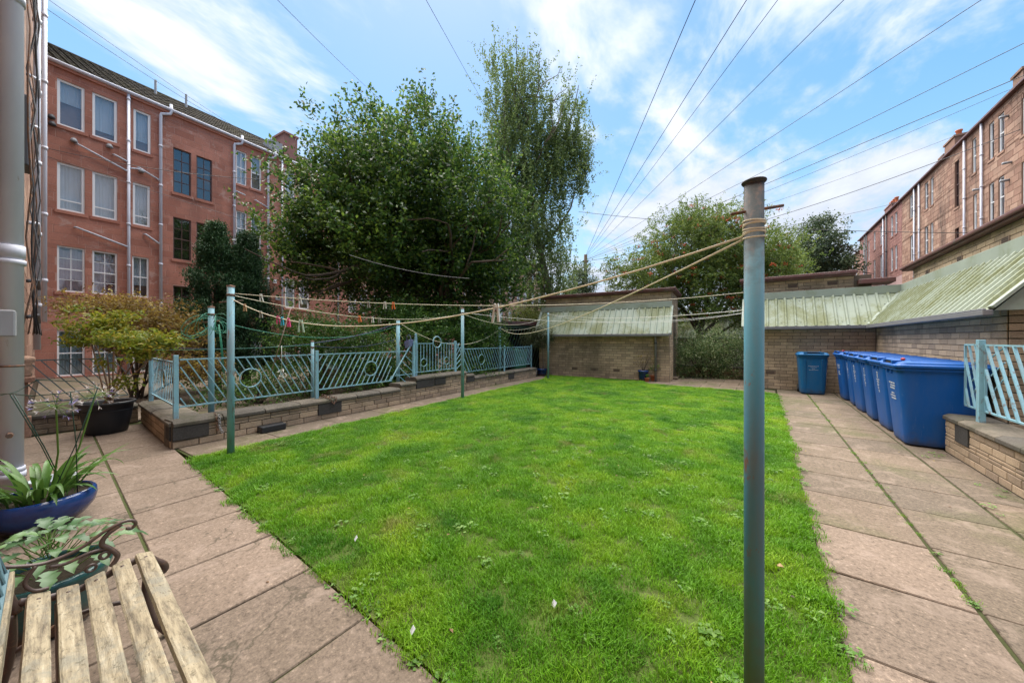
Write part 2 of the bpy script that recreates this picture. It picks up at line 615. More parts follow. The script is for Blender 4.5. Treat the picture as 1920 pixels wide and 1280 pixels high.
def bin_mat(name, c):
    t = NT(name)
    s = t.n.new('ShaderNodeSeparateXYZ')
    t.l.new(t.pos, s.inputs[0])
    n = t.noise(7, 6, .7, .3, (1, 1, .25))
    base = t.mix(t.ramp(n, [(.4, 0.), (.75, .45)]), c, (c[0] + .05, c[1] * .9 + .03, c[2] * .6 + .03))
    base = t.mix(t.math('MULTIPLY', t.ramp(t.noise(20, 7, .8, .8, (1, 1, .12)), [(.60, 0.), (.68, 1.)]), .35), base, (.22, .27, .36))
    d = t.ramp(t.math('ADD', s.outputs[2], t.math('MULTIPLY', t.math('SUBTRACT', t.noise(12, 5), .5), .3)), [(0.0, 1.), (.16, 0.)])
    base = t.mix(t.math('MULTIPLY', d, .6), base, (.07, .06, .045))
    t.bump(t.noise(260, 2), .12, .001)
    return t.done(base, .48, 0, .25)


M['bin'] = bin_mat('blue_bin_plastic', (.003, .085, .34))
M['bin_teal'] = bin_mat('greenish_blue_bin_plastic', (.008, .12, .30))
M['bin_green'] = bin_mat('green_bin_plastic', (.05, .20, .11))
M['print'] = paint('white_print', (.72, .74, .76), None, .6, var=.3, scale=40)
M['rubber'] = paint('black_rubber', (.02, .02, .02), None, .7)
M['red_plastic'] = paint('red_plastic', (.42, .05, .06), None, .4)
M['leaf_big'] = leafmat('glossy_dark_leaf', (.024, .066, .017), (.046, .112, .022), (.17, .28, .04), .40, .36, .55)
M['leaf_birch'] = leafmat('birch_leaf', (.085, .145, .045), (.13, .20, .06), (.20, .28, .095), .42, .5, .5)
M['leaf_rowan'] = leafmat('rowan_leaf', (.075, .135, .03), (.12, .20, .035), (.23, .28, .06), .35, .55, .6)
M['berry'] = paint('orange_red_berry', (.46, .085, .02), None, .5)
M['leaf_syc'] = leafmat('sycamore_leaf', (.040, .075, .035), (.07, .11, .05), (.12, .16, .07), .3, .55, .3)
M['conifer'] = leafmat('conifer_spray', (.02, .065, .025), (.032, .092, .033), (.05, .12, .04), .15, .6, 1.2)
M['maple'] = leafmat('bronze_maple_leaf', (.12, .075, .035), (.21, .15, .035), (.36, .30, .045), .35, .55, 1.5)
M['nandina'] = leafmat('lime_leaf', (.10, .155, .02), (.185, .24, .022), (.34, .27, .035), .4, .5, 2)
M['hedge'] = leafmat('dark_hedge_leaf', (.03, .085, .018), (.05, .125, .022), (.12, .23, .035), .35, .4, .9)
M['varieg'] = leafmat('variegated_leaf', (.05, .11, .035), (.10, .19, .05), (.50, .55, .30), .3, .5, 1.2)
M['yellow_shrub'] = leafmat('yellow_green_leaf', (.13, .19, .03), (.22, .27, .06), (.36, .38, .14), .35, .5, 2)
M['strap'] = leafmat('strap_leaf', (.055, .14, .022), (.085, .20, .035), (.13, .26, .06), .25, .38, 4)
M['hosta'] = leafmat('grey_green_leaf', (.06, .13, .055), (.085, .17, .075), (.13, .24, .08), .2, .4, 6)
M['stem_green'] = paint('green_stem', (.10, .20, .03), None, .5)
M['stem_dark'] = paint('dark_green_plastic_cane', (.012, .05, .035), None, .4)
M['petal'] = paint('lilac_petal', (.38, .34, .62), None, .6, var=.4, scale=60)
M['petal_white'] = paint('faded_petal', (.55, .50, .48), None, .6, var=.4, scale=60)
M['weed'] = leafmat('weed_leaf', (.09, .20, .03), (.14, .29, .05), (.24, .38, .09), .25, .5, 5)
M['pot_black'] = paint('black_plastic_pot', (.016, .018, .022), None, .45)
M['terracotta'] = paint('terracotta', (.45, .14, .06), None, .7)
M['scrap'] = paint('white_tissue_scrap', (.65, .68, .72), None, .8)


def glaze(name, c, c2):
    t = NT(name)
    s = t.n.new('ShaderNodeSeparateXYZ')
    t.l.new(t.pos, s.inputs[0])
    n = t.noise(9, 5, .6, .4)
    base = t.mix(t.ramp(n, [(.35, 0.), (.7, 1.)]), c, c2)
    hz = t.math('ADD', s.outputs[2], t.math('MULTIPLY', t.math('SUBTRACT', n, .5), .12))
    base = t.mix(t.ramp(hz, [(.03, 1.), (.11, 0.)]), base, (.10, .055, .035))
    return t.done(base, .18, 0, .6)


M['glaze_blue'] = glaze('dark_blue_glaze', (.012, .05, .20), (.006, .022, .11))
M['glaze_green'] = glaze('green_blue_glaze', (.02, .09, .09), (.012, .05, .055))


def wood_mat():
    t = NT('weathered_bench_timber')
    a = t.noise(6, 6, .7, .5, (.35, 5, 1))
    b = t.noise(45, 6, .75, .3, (.22, 1.4, 1))
    base = t.ramp(t.math('ADD', t.math('MULTIPLY', a, .5), t.math('MULTIPLY', b, .5)),
                  [(.36, (.06, .05, .04)), (.44, (.18, .15, .105)), (.53, (.31, .262, .175)), (.63, (.41, .36, .26)), (.74, (.55, .51, .42))])
    base = t.mix(t.ramp(t.noise(5.0, 6, .75), [(.52, 0.), (.64, .7)]), base, (.20, .195, .16))
    base = t.mix(t.math('MULTIPLY', t.ramp(t.noise(60, 5, .85, .4, (.5, 1, 1)), [(.55, 0.), (.62, 1.)]), .7), base, (.09, .075, .05))
    t.bump(b, .7, .006)
    return t.done(base, .85, 0, .2)


M['wood'] = wood_mat()
M['iron'] = paint('brown_cast_iron', (.075, .045, .035), (.15, .08, .045), .45, (.55, .66), .4, 18, .3, .5, (1, 1, 1))


def grass_mat():
    t = NT('grass_blade')
    oi = t.n.new('ShaderNodeObjectInfo')
    loc = oi.outputs['Location']
    big = t.noise(1.1, 5, .65, .5, None, loc)
    mid = t.noise(3.0, 4, .65, .3, None, loc)
    r = t.math('FRACT', t.math('ADD', oi.outputs['Random'], t.geo.outputs['Random Per Island']))
    green = t.ramp(t.math('ADD', t.math('MULTIPLY', big, .65), t.math('MULTIPLY', mid, .35)),
                   [(.38, (.052, .185, .010)), (.50, (.135, .32, .012)), (.64, (.28, .43, .022))])
    green = t.mix(.6, green, t.ramp(r, [(0., .55), (.5, 1.), (1., 1.5)]), 'MULTIPLY')
    dry = t.math('MULTIPLY', t.ramp(t.noise(2.1, 5, .7, .5, None, loc), [(.58, 0.), (.66, 1.)]), .6)
    green = t.mix(dry, green, (.26, .215, .09))
    t.done(green, .5, 0, .3)
    tr = t.n.new('ShaderNodeBsdfTranslucent')
    t.l.new(green, tr.inputs['Color'])
    mx = t.n.new('ShaderNodeMixShader')
    mx.inputs[0].default_value = .35
    t.l.new(t.b.outputs[0], mx.inputs[1])
    t.l.new(tr.outputs[0], mx.inputs[2])
    t.l.new(mx.outputs[0], t.n['Material Output'].inputs[0])
    return t.m


M['grass'] = grass_mat()


# ------------------------------------------------------------------ walls built of pieces
def frame(O, D):
    D = Vector((D[0], D[1], 0)).normalized()
    N = Vector((D.y, -D.x, 0))
    O = Vector((O[0], O[1], 0))

    def F(a, b, z):
        return O + D * a + N * b + Vector((0, 0, z))
    F.D, F.N, F.O = D, N, O
    F.rz = math.atan2(D.y, D.x)
    return F


def wall_sheet(name, F, a0, a1, z0, z1, openings, mat, parent, reveal=0.16, thick=0.3, b=0.0):
    mb = MB()
    xs = sorted({a0, a1, *[min(max(o[0], a0), a1) for o in openings], *[min(max(o[1], a0), a1) for o in openings]})
    zs = sorted({z0, z1, *[min(max(o[2], z0), z1) for o in openings], *[min(max(o[3], z0), z1) for o in openings]})
    for i in range(len(xs) - 1):
        for j in range(len(zs) - 1):
            cxm, czm = (xs[i] + xs[i + 1]) / 2, (zs[j] + zs[j + 1]) / 2
            if any(o[0] < cxm < o[1] and o[2] < czm < o[3] for o in openings):
                continue
            mb.add([F(xs[i], b, zs[j]), F(xs[i + 1], b, zs[j]), F(xs[i + 1], b, zs[j + 1]), F(xs[i], b, zs[j + 1])], [(0, 1, 2, 3)])
    for o in openings:
        l, r_, bo, tp = o
        for q in ([(l, 0, bo), (l, 0, tp), (l, 1, tp), (l, 1, bo)], [(r_, 0, bo), (r_, 1, bo), (r_, 1, tp), (r_, 0, tp)],
                  [(l, 0, tp), (r_, 0, tp), (r_, 1, tp), (l, 1, tp)], [(l, 0, bo), (l, 1, bo), (r_, 1, bo), (r_, 0, bo)]):
            mb.add([F(a, b - reveal * k, z) for a, k, z in q], [(0, 1, 2, 3)])
    # back, top, ends
    t = -thick + b
    mb.add([F(a0, t, z0), F(a1, t, z0), F(a1, t, z1), F(a0, t, z1)], [(3, 2, 1, 0)])
    mb.add([F(a0, b, z1), F(a1, b, z1), F(a1, t, z1), F(a0, t, z1)], [(0, 1, 2, 3)])
    mb.add([F(a0, b, z0), F(a0, b, z1), F(a0, t, z1), F(a0, t, z0)], [(0, 1, 2, 3)])
    mb.add([F(a1, b, z0), F(a1, t, z0), F(a1, t, z1), F(a1, b, z1)], [(0, 1, 2, 3)])
    return mb.build(name, mat, parent)


PIECE = {}


def piece_mesh(w, h, proud, ch, mat, name, wob=0.0):
    key = (round(w, 2), round(h, 3), proud, mat.name, name, random.randrange(3) if wob else 0)
    if key in PIECE:
        return PIECE[key]
    w2, h2, c = key[0] / 2, key[1] / 2, ch
    rr = lambda: random.uniform(-wob, wob)
    # local x along wall, y = -outwards (front at -proud), z up
    vs = [(-w2, .004, -h2), (w2, .004, -h2), (w2, .004, h2), (-w2, .004, h2)]
    vs += [(-w2 + rr(), -proud + c, -h2 + rr()), (w2 + rr(), -proud + c, -h2 + rr()), (w2 + rr(), -proud + c, h2 + rr()), (-w2 + rr(), -proud + c, h2 + rr())]
    vs += [(-w2 + c, -proud + rr(), -h2 + c), (w2 - c, -proud + rr(), -h2 + c), (w2 - c, -proud + rr(), h2 - c), (-w2 + c, -proud + rr(), h2 - c)]
    fs = []
    for a in (0, 4):
        for k in range(4):
            k2 = (k + 1) % 4
            fs.append((a + k, a + k2, a + 4 + k2, a + 4 + k))
    fs.append((8, 9, 10, 11))
    me = bpy.data.meshes.new(name)
    me.from_pydata(vs, [], fs)
    me.materials.append(mat)
    me.update()
    PIECE[key] = me
    return me


class Pieces:
    """collects bricks or stones of one thing; the nearest become objects, the rest one joined part"""

    def __init__(self, parent, name, rest, mat, proud=.008, ch=.004, wob=0.0):
        self.p, self.name, self.rest, self.mat, self.proud, self.ch, self.wob = parent, name, rest, mat, proud, ch, wob
        self.items = []

    def course(self, F, a0, a1, z0, z1, ch, bw, gap, openings=(), b=0.0, jit=0.0, zjit=0.0, single=True):
        n = max(1, int(round((z1 - z0) / ch)))
        h = (z1 - z0) / n
        for j in range(n):
            za, zb = z0 + j * h, z0 + (j + 1) * h
            cuts = sorted({za, zb, *[o[k] for o in openings for k in (2, 3) if za + .03 < o[k] < zb - .03]})
            edges = [a0]
            x = a0 + (bw * (.5 if j % 2 else 1.0)) * (1 + random.uniform(-jit, jit))
            while x < a1 - bw * .25:
                edges.append(x)
                x += bw * (1 + random.uniform(-jit, jit))
            edges.append(a1)
            for ci in range(len(cuts) - 1):
                zl, zh = cuts[ci], cuts[ci + 1]
                zm = (zl + zh) / 2
                ops = [o for o in openings if o[2] < zm < o[3]]
                for i in range(len(edges) - 1):
                    seg = [(edges[i], edges[i + 1])]
                    for o in ops:
                        ns = []
                        for s, e in seg:
                            if e <= o[0] or s >= o[1]:
                                ns.append((s, e))
                                continue
                            if s < o[0]:
                                ns.append((s, o[0]))
                            if e > o[1]:
                                ns.append((o[1], e))
                        seg = ns
                    for s, e in seg:
                        w, hh = e - s - gap, zh - zl - gap
                        if w > .035 and hh > .02:
                            self.items.append((F, (s + e) / 2, b, zm, w, hh, single))

    def emit(self, limit=300, far=1e9):
        cp = Vector((0, 0, 1.4))
        its = []
        for it in self.items:
            F, a, b, z, w, h, single = it
            p = F(a, b, z)
            d = (p - cp).length
            key = d if single else d + 1000
            its.append((key, it, p))
        its.sort(key=lambda q: q[0])
        po = origin_of(self.p) if self.p else Vector((0, 0, 0))
        rest = []
        for i, (d, (F, a, b, z, w, h, single), p) in enumerate(its):
            me = piece_mesh(w, h, self.proud, self.ch, self.mat, self.name, self.wob)
            if i < limit and single and d < far:
                o = bpy.data.objects.new(self.name, me)
                COL.objects.link(o)
                o.parent = self.p
                o.location = p - po + F.N * random.uniform(-.0015, .0015)
                o.rotation_euler = (0, 0, F.rz)
                o.scale = (w / round(w, 2), 1, h / round(h, 3))
            else:
                rest.append((me, F, p, w / round(w, 2), h / round(h, 3)))
        if rest:
            V, Fc, base = [], [], 0
            for me, F, p, sx, sz in rest:
                co = np.array([v.co[:] for v in me.vertices])
                D, N = np.array(F.D), np.array(F.N)
                w_ = np.outer(co[:, 0] * sx, D) - np.outer(co[:, 1], N) + np.outer(co[:, 2] * sz, [0, 0, 1]) + np.array(p) - np.array(po)
                V.append(w_)
                Fc.extend([tuple(k + base for k in f.vertices) for f in me.polygons])
                base += len(co)
            me = bpy.data.meshes.new(self.rest)
            me.from_pydata(np.concatenate(V).tolist(), [], Fc)
            me.materials.append(self.mat)
            o = bpy.data.objects.new(self.rest, me)
            COL.objects.link(o)
            o.parent = self.p
            o['kind'] = 'stuff'


def window(parent, F, a0, a1, z0, z1, style, curtain=None, sill=True, sill_mat=None):
    """frame (part) > pane, curtain, glazing_bar, sill (sub-parts), set back in a reveal"""
    fm = M['brown_frame'] if style == 'stair' else M['white']
    fw = .075 if style in ('upvc', 'upvc_vent') else (.045 if style == 'stair' else .052)
    B0, B1 = -.10, -.045
    f = MB()
    f.fbox(F, a0, a0 + fw, B0, B1, z0, z1).fbox(F, a1 - fw, a1, B0, B1, z0, z1)
    f.fbox(F, a0 + fw, a1 - fw, B0, B1, z0, z0 + fw).fbox(F, a0 + fw, a1 - fw, B0, B1, z1 - fw, z1)
    ia0, ia1, iz0, iz1 = a0 + fw, a1 - fw, z0 + fw, z1 - fw
    cols, rows = 1, [iz0, iz1]
    if style == 'upvc_vent':
        zv = iz0 + (iz1 - iz0) * .2
        rows = [iz0, zv, iz1]
    elif style == 'sash':
        cols, rows = 2, [iz0, iz0 + (iz1 - iz0) * .25, (iz0 + iz1) / 2, iz0 + (iz1 - iz0) * .75, iz1]
    elif style == 'sash_plain':
        rows = [iz0, (iz0 + iz1) / 2, iz1]
        cols = 1
    elif style == 'sash_two':
        rows = [iz0, (iz0 + iz1) / 2, iz1]
        cols = 2
    elif style == 'stair':
        cols, rows = 2, [iz0 + (iz1 - iz0) * k / 4 for k in range(5)]
    for r_ in rows[1:-1]:
        t = .045 if abs(r_ - (iz0 + iz1) / 2) < .05 or style == 'upvc_vent' else .022
        f.fbox(F, ia0, ia1, B0 + .004, B1 - .006, r_ - t / 2, r_ + t / 2)
    fo = f.build('window', fm, parent)
    if cols == 2:
        g = MB()
        m = (ia0 + ia1) / 2
        for i in range(len(rows) - 1):
            g.fbox(F, m - .011, m + .011, B0 + .01, B1 - .012, rows[i] + .023, rows[i + 1] - .023)
        g.build('glazing_bar', fm, fo)
    gm = M['glass_dark'] if style == 'stair' else M['glass']
    cw = (ia1 - ia0) / cols
    for i in range(len(rows) - 1):
        for c in range(cols):
            MB().fbox(F, ia0 + cw * c + .006, ia0 + cw * (c + 1) - .006, B0 + .016, B0 + .022, rows[i] + .01, rows[i + 1] - .01).build('pane', gm, fo)
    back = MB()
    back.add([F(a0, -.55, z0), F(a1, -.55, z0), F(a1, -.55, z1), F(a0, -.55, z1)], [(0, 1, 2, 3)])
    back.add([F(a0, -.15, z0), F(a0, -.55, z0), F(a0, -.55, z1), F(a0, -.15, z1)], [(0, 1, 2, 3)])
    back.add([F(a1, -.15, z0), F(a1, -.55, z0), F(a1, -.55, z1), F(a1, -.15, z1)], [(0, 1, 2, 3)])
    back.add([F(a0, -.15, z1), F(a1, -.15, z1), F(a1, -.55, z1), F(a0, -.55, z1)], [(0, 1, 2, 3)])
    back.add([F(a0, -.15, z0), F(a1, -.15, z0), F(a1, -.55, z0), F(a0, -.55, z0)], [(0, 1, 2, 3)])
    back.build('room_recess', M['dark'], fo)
    if curtain:
        mat, kind = curtain
        cb = MB()
        n = 40
        for i in range(n + 1):
            a = a0 + .01 + (a1 - a0 - .02) * i / n
            amp = .022 if kind == 'drape' else .004
            bb = -.21 + amp * math.sin(i * 1.3 + a * 7) + amp * .5 * math.sin(i * .57)
            zt = z1 - .02 - (.12 * math.sin(math.pi * ((a - a0) * 2.3 % 1)) if kind == 'swag' else 0)
            zb = z0 + .02
            if kind == 'roller':
                zb = z0 + (z1 - z0) * (.12 + .45 * ((a0 * 7.31 + z0 * 3.77) % 1.0))
            cb.v += [tuple(F(a, bb, zb)), tuple(F(a, bb + .012 * math.sin(i), (zb + zt) / 2)), tuple(F(a, bb, zt))]
        for i in range(n):
            if kind == 'drape' and i in (19, 20):
                continue
            for k in (0, 1):
                cb.f.append((i * 3 + k, i * 3 + 3 + k, i * 3 + 4 + k, i * 3 + 1 + k))
        cb.build('curtain', mat, fo, smooth=True)
    if sill:
        MB().fbox(F, a0 - .07, a1 + .07, -.08, .05, z0 - .13, z0 - .004).build('sill', sill_mat or M['red_stone'], fo, bevel=.008)
    return fo


def downpipe(parent, F, a, z0, z1, r=.05, b=.09, mat=None, gap=1.75, hopper=False):
    mat = mat or M['pipe']
    o = MB().tube([F(a, b, z0), F(a, b, z1)], r, 12).build('downpipe', mat, parent, smooth=True)
    z = z0 + gap * .6
    while z < z1 - .2:
        MB().tube([F(a, b, z), F(a, b, z + .09)], r * 1.28, 12).build('pipe_collar', mat, o, smooth=True)
        z += gap
    return o


def gutter(parent, F, a0, a1, z, b=.12, r=.06, mat=None):
    return MB().tube([F(a0, b, z), F(a1, b, z)], r, 10).build('gutter', mat or M['pipe'], parent, smooth=True)


# ================================================================== GROUND
def flat_poly(name, pts, z, mat, kind='structure', parent=None):
    mb = MB()
    mb.add([(x, y, z) for x, y in pts], [tuple(range(len(pts)))])
    o = mb.build(name, mat, parent)
    if kind:
        o['kind'] = kind
    return o


flat_poly('ground', [(-150, -60), (120, -60), (120, 220), (-150, 220)], -.06, M['soil'])
LAWN = [(-5.36, .957), (.285, .957), (.285, 6.0), (.27, 11.0), (-2.9, 11.1), (-3.35, 11.8), (-6.75, 11.42), (-6.22, 10.3)]
lawn = MB()
lawn.add([(x, y, -.05) for x, y in LAWN] + [(x, y, .008) for x, y in LAWN],
         [tuple(range(8, 16))] + [(i, (i + 1) % 8, 8 + (i + 1) % 8, 8 + i) for i in range(8)])
lawn_o = put(lawn.build('lawn', M['turf']), kind='structure')

near_path = put(MB().box(-8.6, 3.4, -.42, .9565, -.055, -.012).build('terrace_path', M['bed']), kind='structure')
right_path = put(MB().box(.287, 1.84, .958, 12.2, -.055, -.012).build('right_path', M['bed']), kind='structure')
bin_path = put(MB().box(1.842, 2.3, 6.7, 12.2, -.055, -.012).build('bin_store_path', M['bed']), kind='structure')
far_path = put(MB().box(-3.36, .265, 11.15, 15.2, -.055, -.014).build('far_path', M['bed']), kind='structure')
FW = frame((-6.06, .93), (-.082, .9966))
lp = MB()
lp.fbox(FW, .03, 10.3, .0, .80, -.055, -.012)
left_path = put(lp.build('wall_side_path', M['bed']), kind='structure')


flat_poly('back_court', [(-6.6, .9), (-7.3, 10.6), (-19.5, 14.0), (-20.8, -.2), (-8.8, -.2), (-8.9, 1.2), (-6.7, 1.2)], -.02, M['slab_dirty'])


def slab(parent, pts, mat, z=0.0):
    """one paving slab from four ground corners, slightly out of level"""
    c = [sum(p[0] for p in pts) / 4, sum(p[1] for p in pts) / 4]
    ins = []
    for x, y in pts:
        d = math.hypot(x - c[0], y - c[1])
        k = 1 - .006 / d
        ins.append((c[0] + (x - c[0]) * k, c[1] + (y - c[1]) * k))
    dz = [random.uniform(-.003, .003) for _ in range(4)]
    v = [(x, y, -.04) for x, y in pts] + [(x, y, z - .006 + e) for (x, y), e in zip(pts, dz)] + [(x, y, z + e) for (x, y), e in zip(ins, dz)]
    f = [(8, 9, 10, 11)]
    for a in (0, 4):
        for k in range(4):
            f.append((a + k, a + (k + 1) % 4, a + 4 + (k + 1) % 4, a + 4 + k))
    mb = MB()
    mb.add(v, f)
    return mb.build('paving_slab', mat, parent)


def rect(x0, x1, y0, y1, g=.006):
    return [(x0 + g, y0 + g), (x1 - g, y0 + g), (x1 - g, y1 - g), (x0 + g, y1 - g)]


xs = [-1.62 - .612 * k for k in range(12)][::-1] + [-1.62 + .612 * k for k in range(1, 9)]
for i in range(len(xs) - 1):
    if xs[i] > -8.6:
        slab(near_path, rect(max(xs[i], -8.5), xs[i + 1], .390, .957), M['slab'])
        slab(near_path, rect(max(xs[i] - .10, -8.5), xs[i + 1] - .10, -.34, .384), M['slab'])
ys = [.96, 1.46, 2.14, 2.815, 3.50, 4.19, 4.80]
while ys[-1] < 11.6:
    ys.append(ys[-1] + .66)
ys[-1] = 12.13
for i in range(len(ys) - 1):
    m = M['slab'] if ys[i] < 3.3 else M['slab_dirty']
    slab(right_path, rect(.288, .893, ys[i], ys[i + 1]), m)
    slab(right_path, rect(.903, 1.47, ys[i] + .02, ys[i + 1] + .02 if i < len(ys) - 2 else 12.13), m if ys[i] < 2 else M['slab_dirty'])
    if ys[i] > 0:
        slab(right_path, rect(1.48, 1.835, ys[i], ys[i + 1]), M['slab_dirty'])
for k in range(8):
    slab(bin_path, rect(1.845, 2.245, 6.75 + .672 * k, 6.75 + .672 * (k + 1)), M['slab_dirty'])
for k in range(11):
    a0, a1 = .05 + .93 * k, .05 + .93 * (k + 1)
    slab(left_path, [tuple(FW(a, b, 0)[:2]) for a, b in ((a0 + .006, .005), (a0 + .006, .70), (a1 - .006, .70), (a1 - .006, .005))], M['slab_dirty'])
for r_ in range(5):
    for k in range(4):
        x0 = -3.32 + .9 * k
        slab(far_path, rect(max(x0 - (.45 if r_ % 2 else 0), -3.32), min(x0 + .9 - (.45 if r_ % 2 else 0), .255), 11.2 + .62 * r_, 11.82 + .62 * r_), M['slab_dirty'])

# ================================================================== LEFT TENEMENT (red sandstone)
red = thing('red_sandstone_tenement', 'long four storey red sandstone tenement with white window frames left of the gardens', 'building', (-21.4, .16, 0))
FL = frame((-21.4, .16), (-.1109, .9938))
rows = [(9.5, 11.25), (6.3, 8.1), (3.22, 4.95), (0.0, 1.74)]
OPL = []
WL = []   # (a0,a1,z0,z1,style,curtain)
B, Nt, Tc, Pk = (M['blind'], 'roller'), (M['net'], 'flat'), (M['curtain_teal'], 'drape'), (M['curtain_pink'], 'swag')
for a0, a1 in ((.02, .68), (.87, 1.53)):
    WL += [(a0, a1, *rows[0], 'upvc', B), (a0, a1, *rows[1], 'upvc_vent', Nt), (a0, a1, *rows[2], 'sash', Pk), (a0, a1, *rows[3], 'sash_two', Tc)]
WL += [(1.99, 2.51, *rows[0], 'upvc', B), (1.97, 2.49, *rows[1], 'upvc_vent', Nt), (1.95, 2.45, *rows[2], 'sash_two', B), (1.97, 2.49, *rows[3], 'sash_two', B)]
for z0, z1 in ((8.15, 10.21), (5.09, 7.01), (2.0, 3.87)):
    WL += [(3.23, 3.86, z0, z1, 'stair', None), (4.05, 4.65, z0, z1, 'stair', None)]
for z0, z1 in rows:
    WL += [(5.64, 6.10, z0, z1, 'sash_two', Nt), (6.30, 6.78, z0, z1, 'sash_plain', B), (7.98, 8.52, z0, z1, 'upvc', Nt), (8.76, 9.36, z0, z1, 'upvc', B),
           (12.0, 12.6, z0, z1, 'upvc', Nt), (12.9, 13.5, z0, z1, 'upvc', B), (14.6, 15.1, z0, z1, 'sash_two', Nt), (15.6, 16.2, z0, z1, 'upvc', Nt),
           (19.0, 19.6, z0, z1, 'upvc', Nt), (19.9, 20.5, z0, z1, 'sash_two', B), (22.0, 22.6, z0, z1, 'upvc', Nt)]
for w in WL:
    OPL.append(w[:4])
wall_sheet('wall', FL, -.6, 24.0, -.05, 11.72, OPL, M['red_mortar'], red, .17)
pc = Pieces(red, 'stone_block', 'stonework', M['red_stone'], .005, .004, .001)
pc.course(FL, -.6, 24.0, .0, 11.70, .30, .62, .011, OPL, 0, .25)
pc.emit(300)
for w in WL:
    window(red, FL, w[0], w[1], w[2], w[3], w[4], w[5], True, M['red_stone'])
# crimson cloth low in the second first-floor window
MB().fbox(FL, 1.22, 1.47, -.165, -.16, 3.29, 3.75).build('crimson_cloth', M['curtain_red'], red)
gutter(red, FL, -.6, 24.0, 11.78, .13, .07)
MB().fbox(FL, -.6, 24.0, .01, .09, 11.62, 11.72).build('eaves_course', M['red_stone'], red)
for a, z1_, kick in ((1.83, 11.75, False), (2.80, 11.9, True), (5.52, 11.9, True), (7.08, 11.9, True), (7.80, 11.7, False), (11.2, 11.7, False), (14.0, 11.7, False), (17.8, 11.7, False)):
    if kick:
        p = MB().tube([FL(a, .09, -.1), FL(a, .09, z1_ - .55), FL(a + .02, .10, z1_ - .45), FL(a + .30, .13, z1_ - .32), FL(a + .33, .14, z1_ - .2), FL(a + .33, .14, z1_ + .12)], .055, 12).build('downpipe', M['pipe'], red, smooth=True)
        z = 1.2
        while z < 11:
            MB().tube([FL(a, .09, z), FL(a, .09, z + .09)], .07, 12).build('pipe_collar', M['pipe'], p, smooth=True)
            z += 1.75
    else:
        downpipe(red, FL, a, -.1, z1_, .05)
for a0, z0, a1, z1 in ((.45, 8.95, 1.80, 8.45), (.42, 5.72, 1.80, 5.28), (2.10, 8.75, 2.78, 8.45), (2.30, 5.95, 2.78, 5.62), (5.55, 9.05, 6.0, 8.98), (6.45, 8.88, 7.05, 8.68), (6.5, 5.9, 7.05, 5.65), (1.86, 8.62, 2.25, 8.72), (1.40, 8.98, 1.8, 8.85)):
    w = MB().tube([FL(a0, .03, z0), FL(a0 + .03, .10, z0), FL(a1, .10, z1)], .035, 8)
    w.build('waste_pipe', M['pipe'], red, smooth=True)
for a, z in ((.4, 8.98), (1.3, 9.2), (2.2, 8.58), (7.45, 7.45), (9.95, 4.4), (-.12, 9.6), (-.1, 9.35)):
    MB().lathe([(0, .0), (.09, .0), (.10, .05), (.06, .14), (0, .15)], 12, tuple(FL(a, .09, z))).build('boiler_flue', M['lead'] if z < 9.3 else M['pipe_dark'], red, smooth=True)
for a, z, w_, h_, m in ((7.45, 3.62, .24, .22, 'lead'), (7.34, 4.55, .17, .22, 'net')):
    MB().fbox(FL, a, a + w_, .006, .10, z, z + h_).build('wall_box', M[m], red, bevel=.01)
# roof: courses of tiles from the eaves to the ridge
sl = Vector((-FL.N.x * 5.0, -FL.N.y * 5.0, 3.06))
slope_len = sl.length
sd = sl.normalized()
rn = FL.D.cross(sd).normalized()
if rn.z < 0:
    rn = -rn
rb = MB()
e0, e1 = FL(-.7, .10, 11.80), FL(24.2, .10, 11.80)
rb.add([e0, e1, e1 + sd * slope_len, e0 + sd * slope_len, e1 + sd * slope_len - FL.N * 5 - Vector((0, 0, 3.06)), e0 + sd * slope_len - FL.N * 5 - Vector((0, 0, 3.06))], [(0, 1, 2, 3), (3, 2, 4, 5)])
rb.build('roof', M['soil'], red)
tile = MB()
prof = [(-.155, .0), (-.10, .022), (-.04, .0), (.04, .0), (.10, .022), (.155, .0)]
for k, y in enumerate((0, .37)):
    for x, h in prof:
        tile.v.append((x, y, h + (.040 if k == 0 else .004)))
for x, h in prof:
    tile.v.append((x, 0, h - .002))
for i in range(5):
    tile.f += [(i, i + 1, 7 + i, 6 + i), (12 + i, 13 + i, i + 1, i)]
tile_me = tile.mesh('roof_tile')
tile_me.materials.append(M['roof_tile'])
mat_t = Matrix((FL.D, sd, rn)).transposed().to_4x4()
po = origin_of(red)
rest = []
cnt = 0
nrow = int(slope_len / .30)
spots = []
for j in range(nrow + 1):
    for i in range(int(24.8 / .30)):
        a = -.6 + .30 * i
        p = e0 + FL.D * (.15 + .30 * i) + sd * (.30 * j)
        spots.append(((p - Vector((0, 0, 1.4))).length, p))
spots.sort(key=lambda q: q[0])
co_t = np.array([v.co[:] for v in tile_me.vertices])
fc_t = [tuple(f.vertices) for f in tile_me.polygons]
RV, RF = [], []
Rm = np.array(mat_t.to_3x3())
for i, (d, p) in enumerate(spots):
    lift = rn * random.uniform(0, .008)
    if i < 300:
        o = bpy.data.objects.new('roof_tile', tile_me)
        COL.objects.link(o)
        o.parent = red
        o.matrix_local = Matrix.Translation(p + lift - po) @ mat_t
    else:
        RF += [tuple(k + len(RV) * len(co_t) for k in f) for f in fc_t]
        RV.append(co_t @ Rm.T + np.array(p + lift - po))
me = bpy.data.meshes.new('roof_tiling')
me.from_pydata(np.concatenate(RV).tolist(), [], RF)
me.materials.append(M['roof_tile'])
o = bpy.data.objects.new('roof_tiling', me)
COL.objects.link(o)
o.parent = red
o['kind'] = 'stuff'
MB().tube([e0 + sd * slope_len, e1 + sd * slope_len], .10, 8).build('ridge', M['roof_tile'], red)
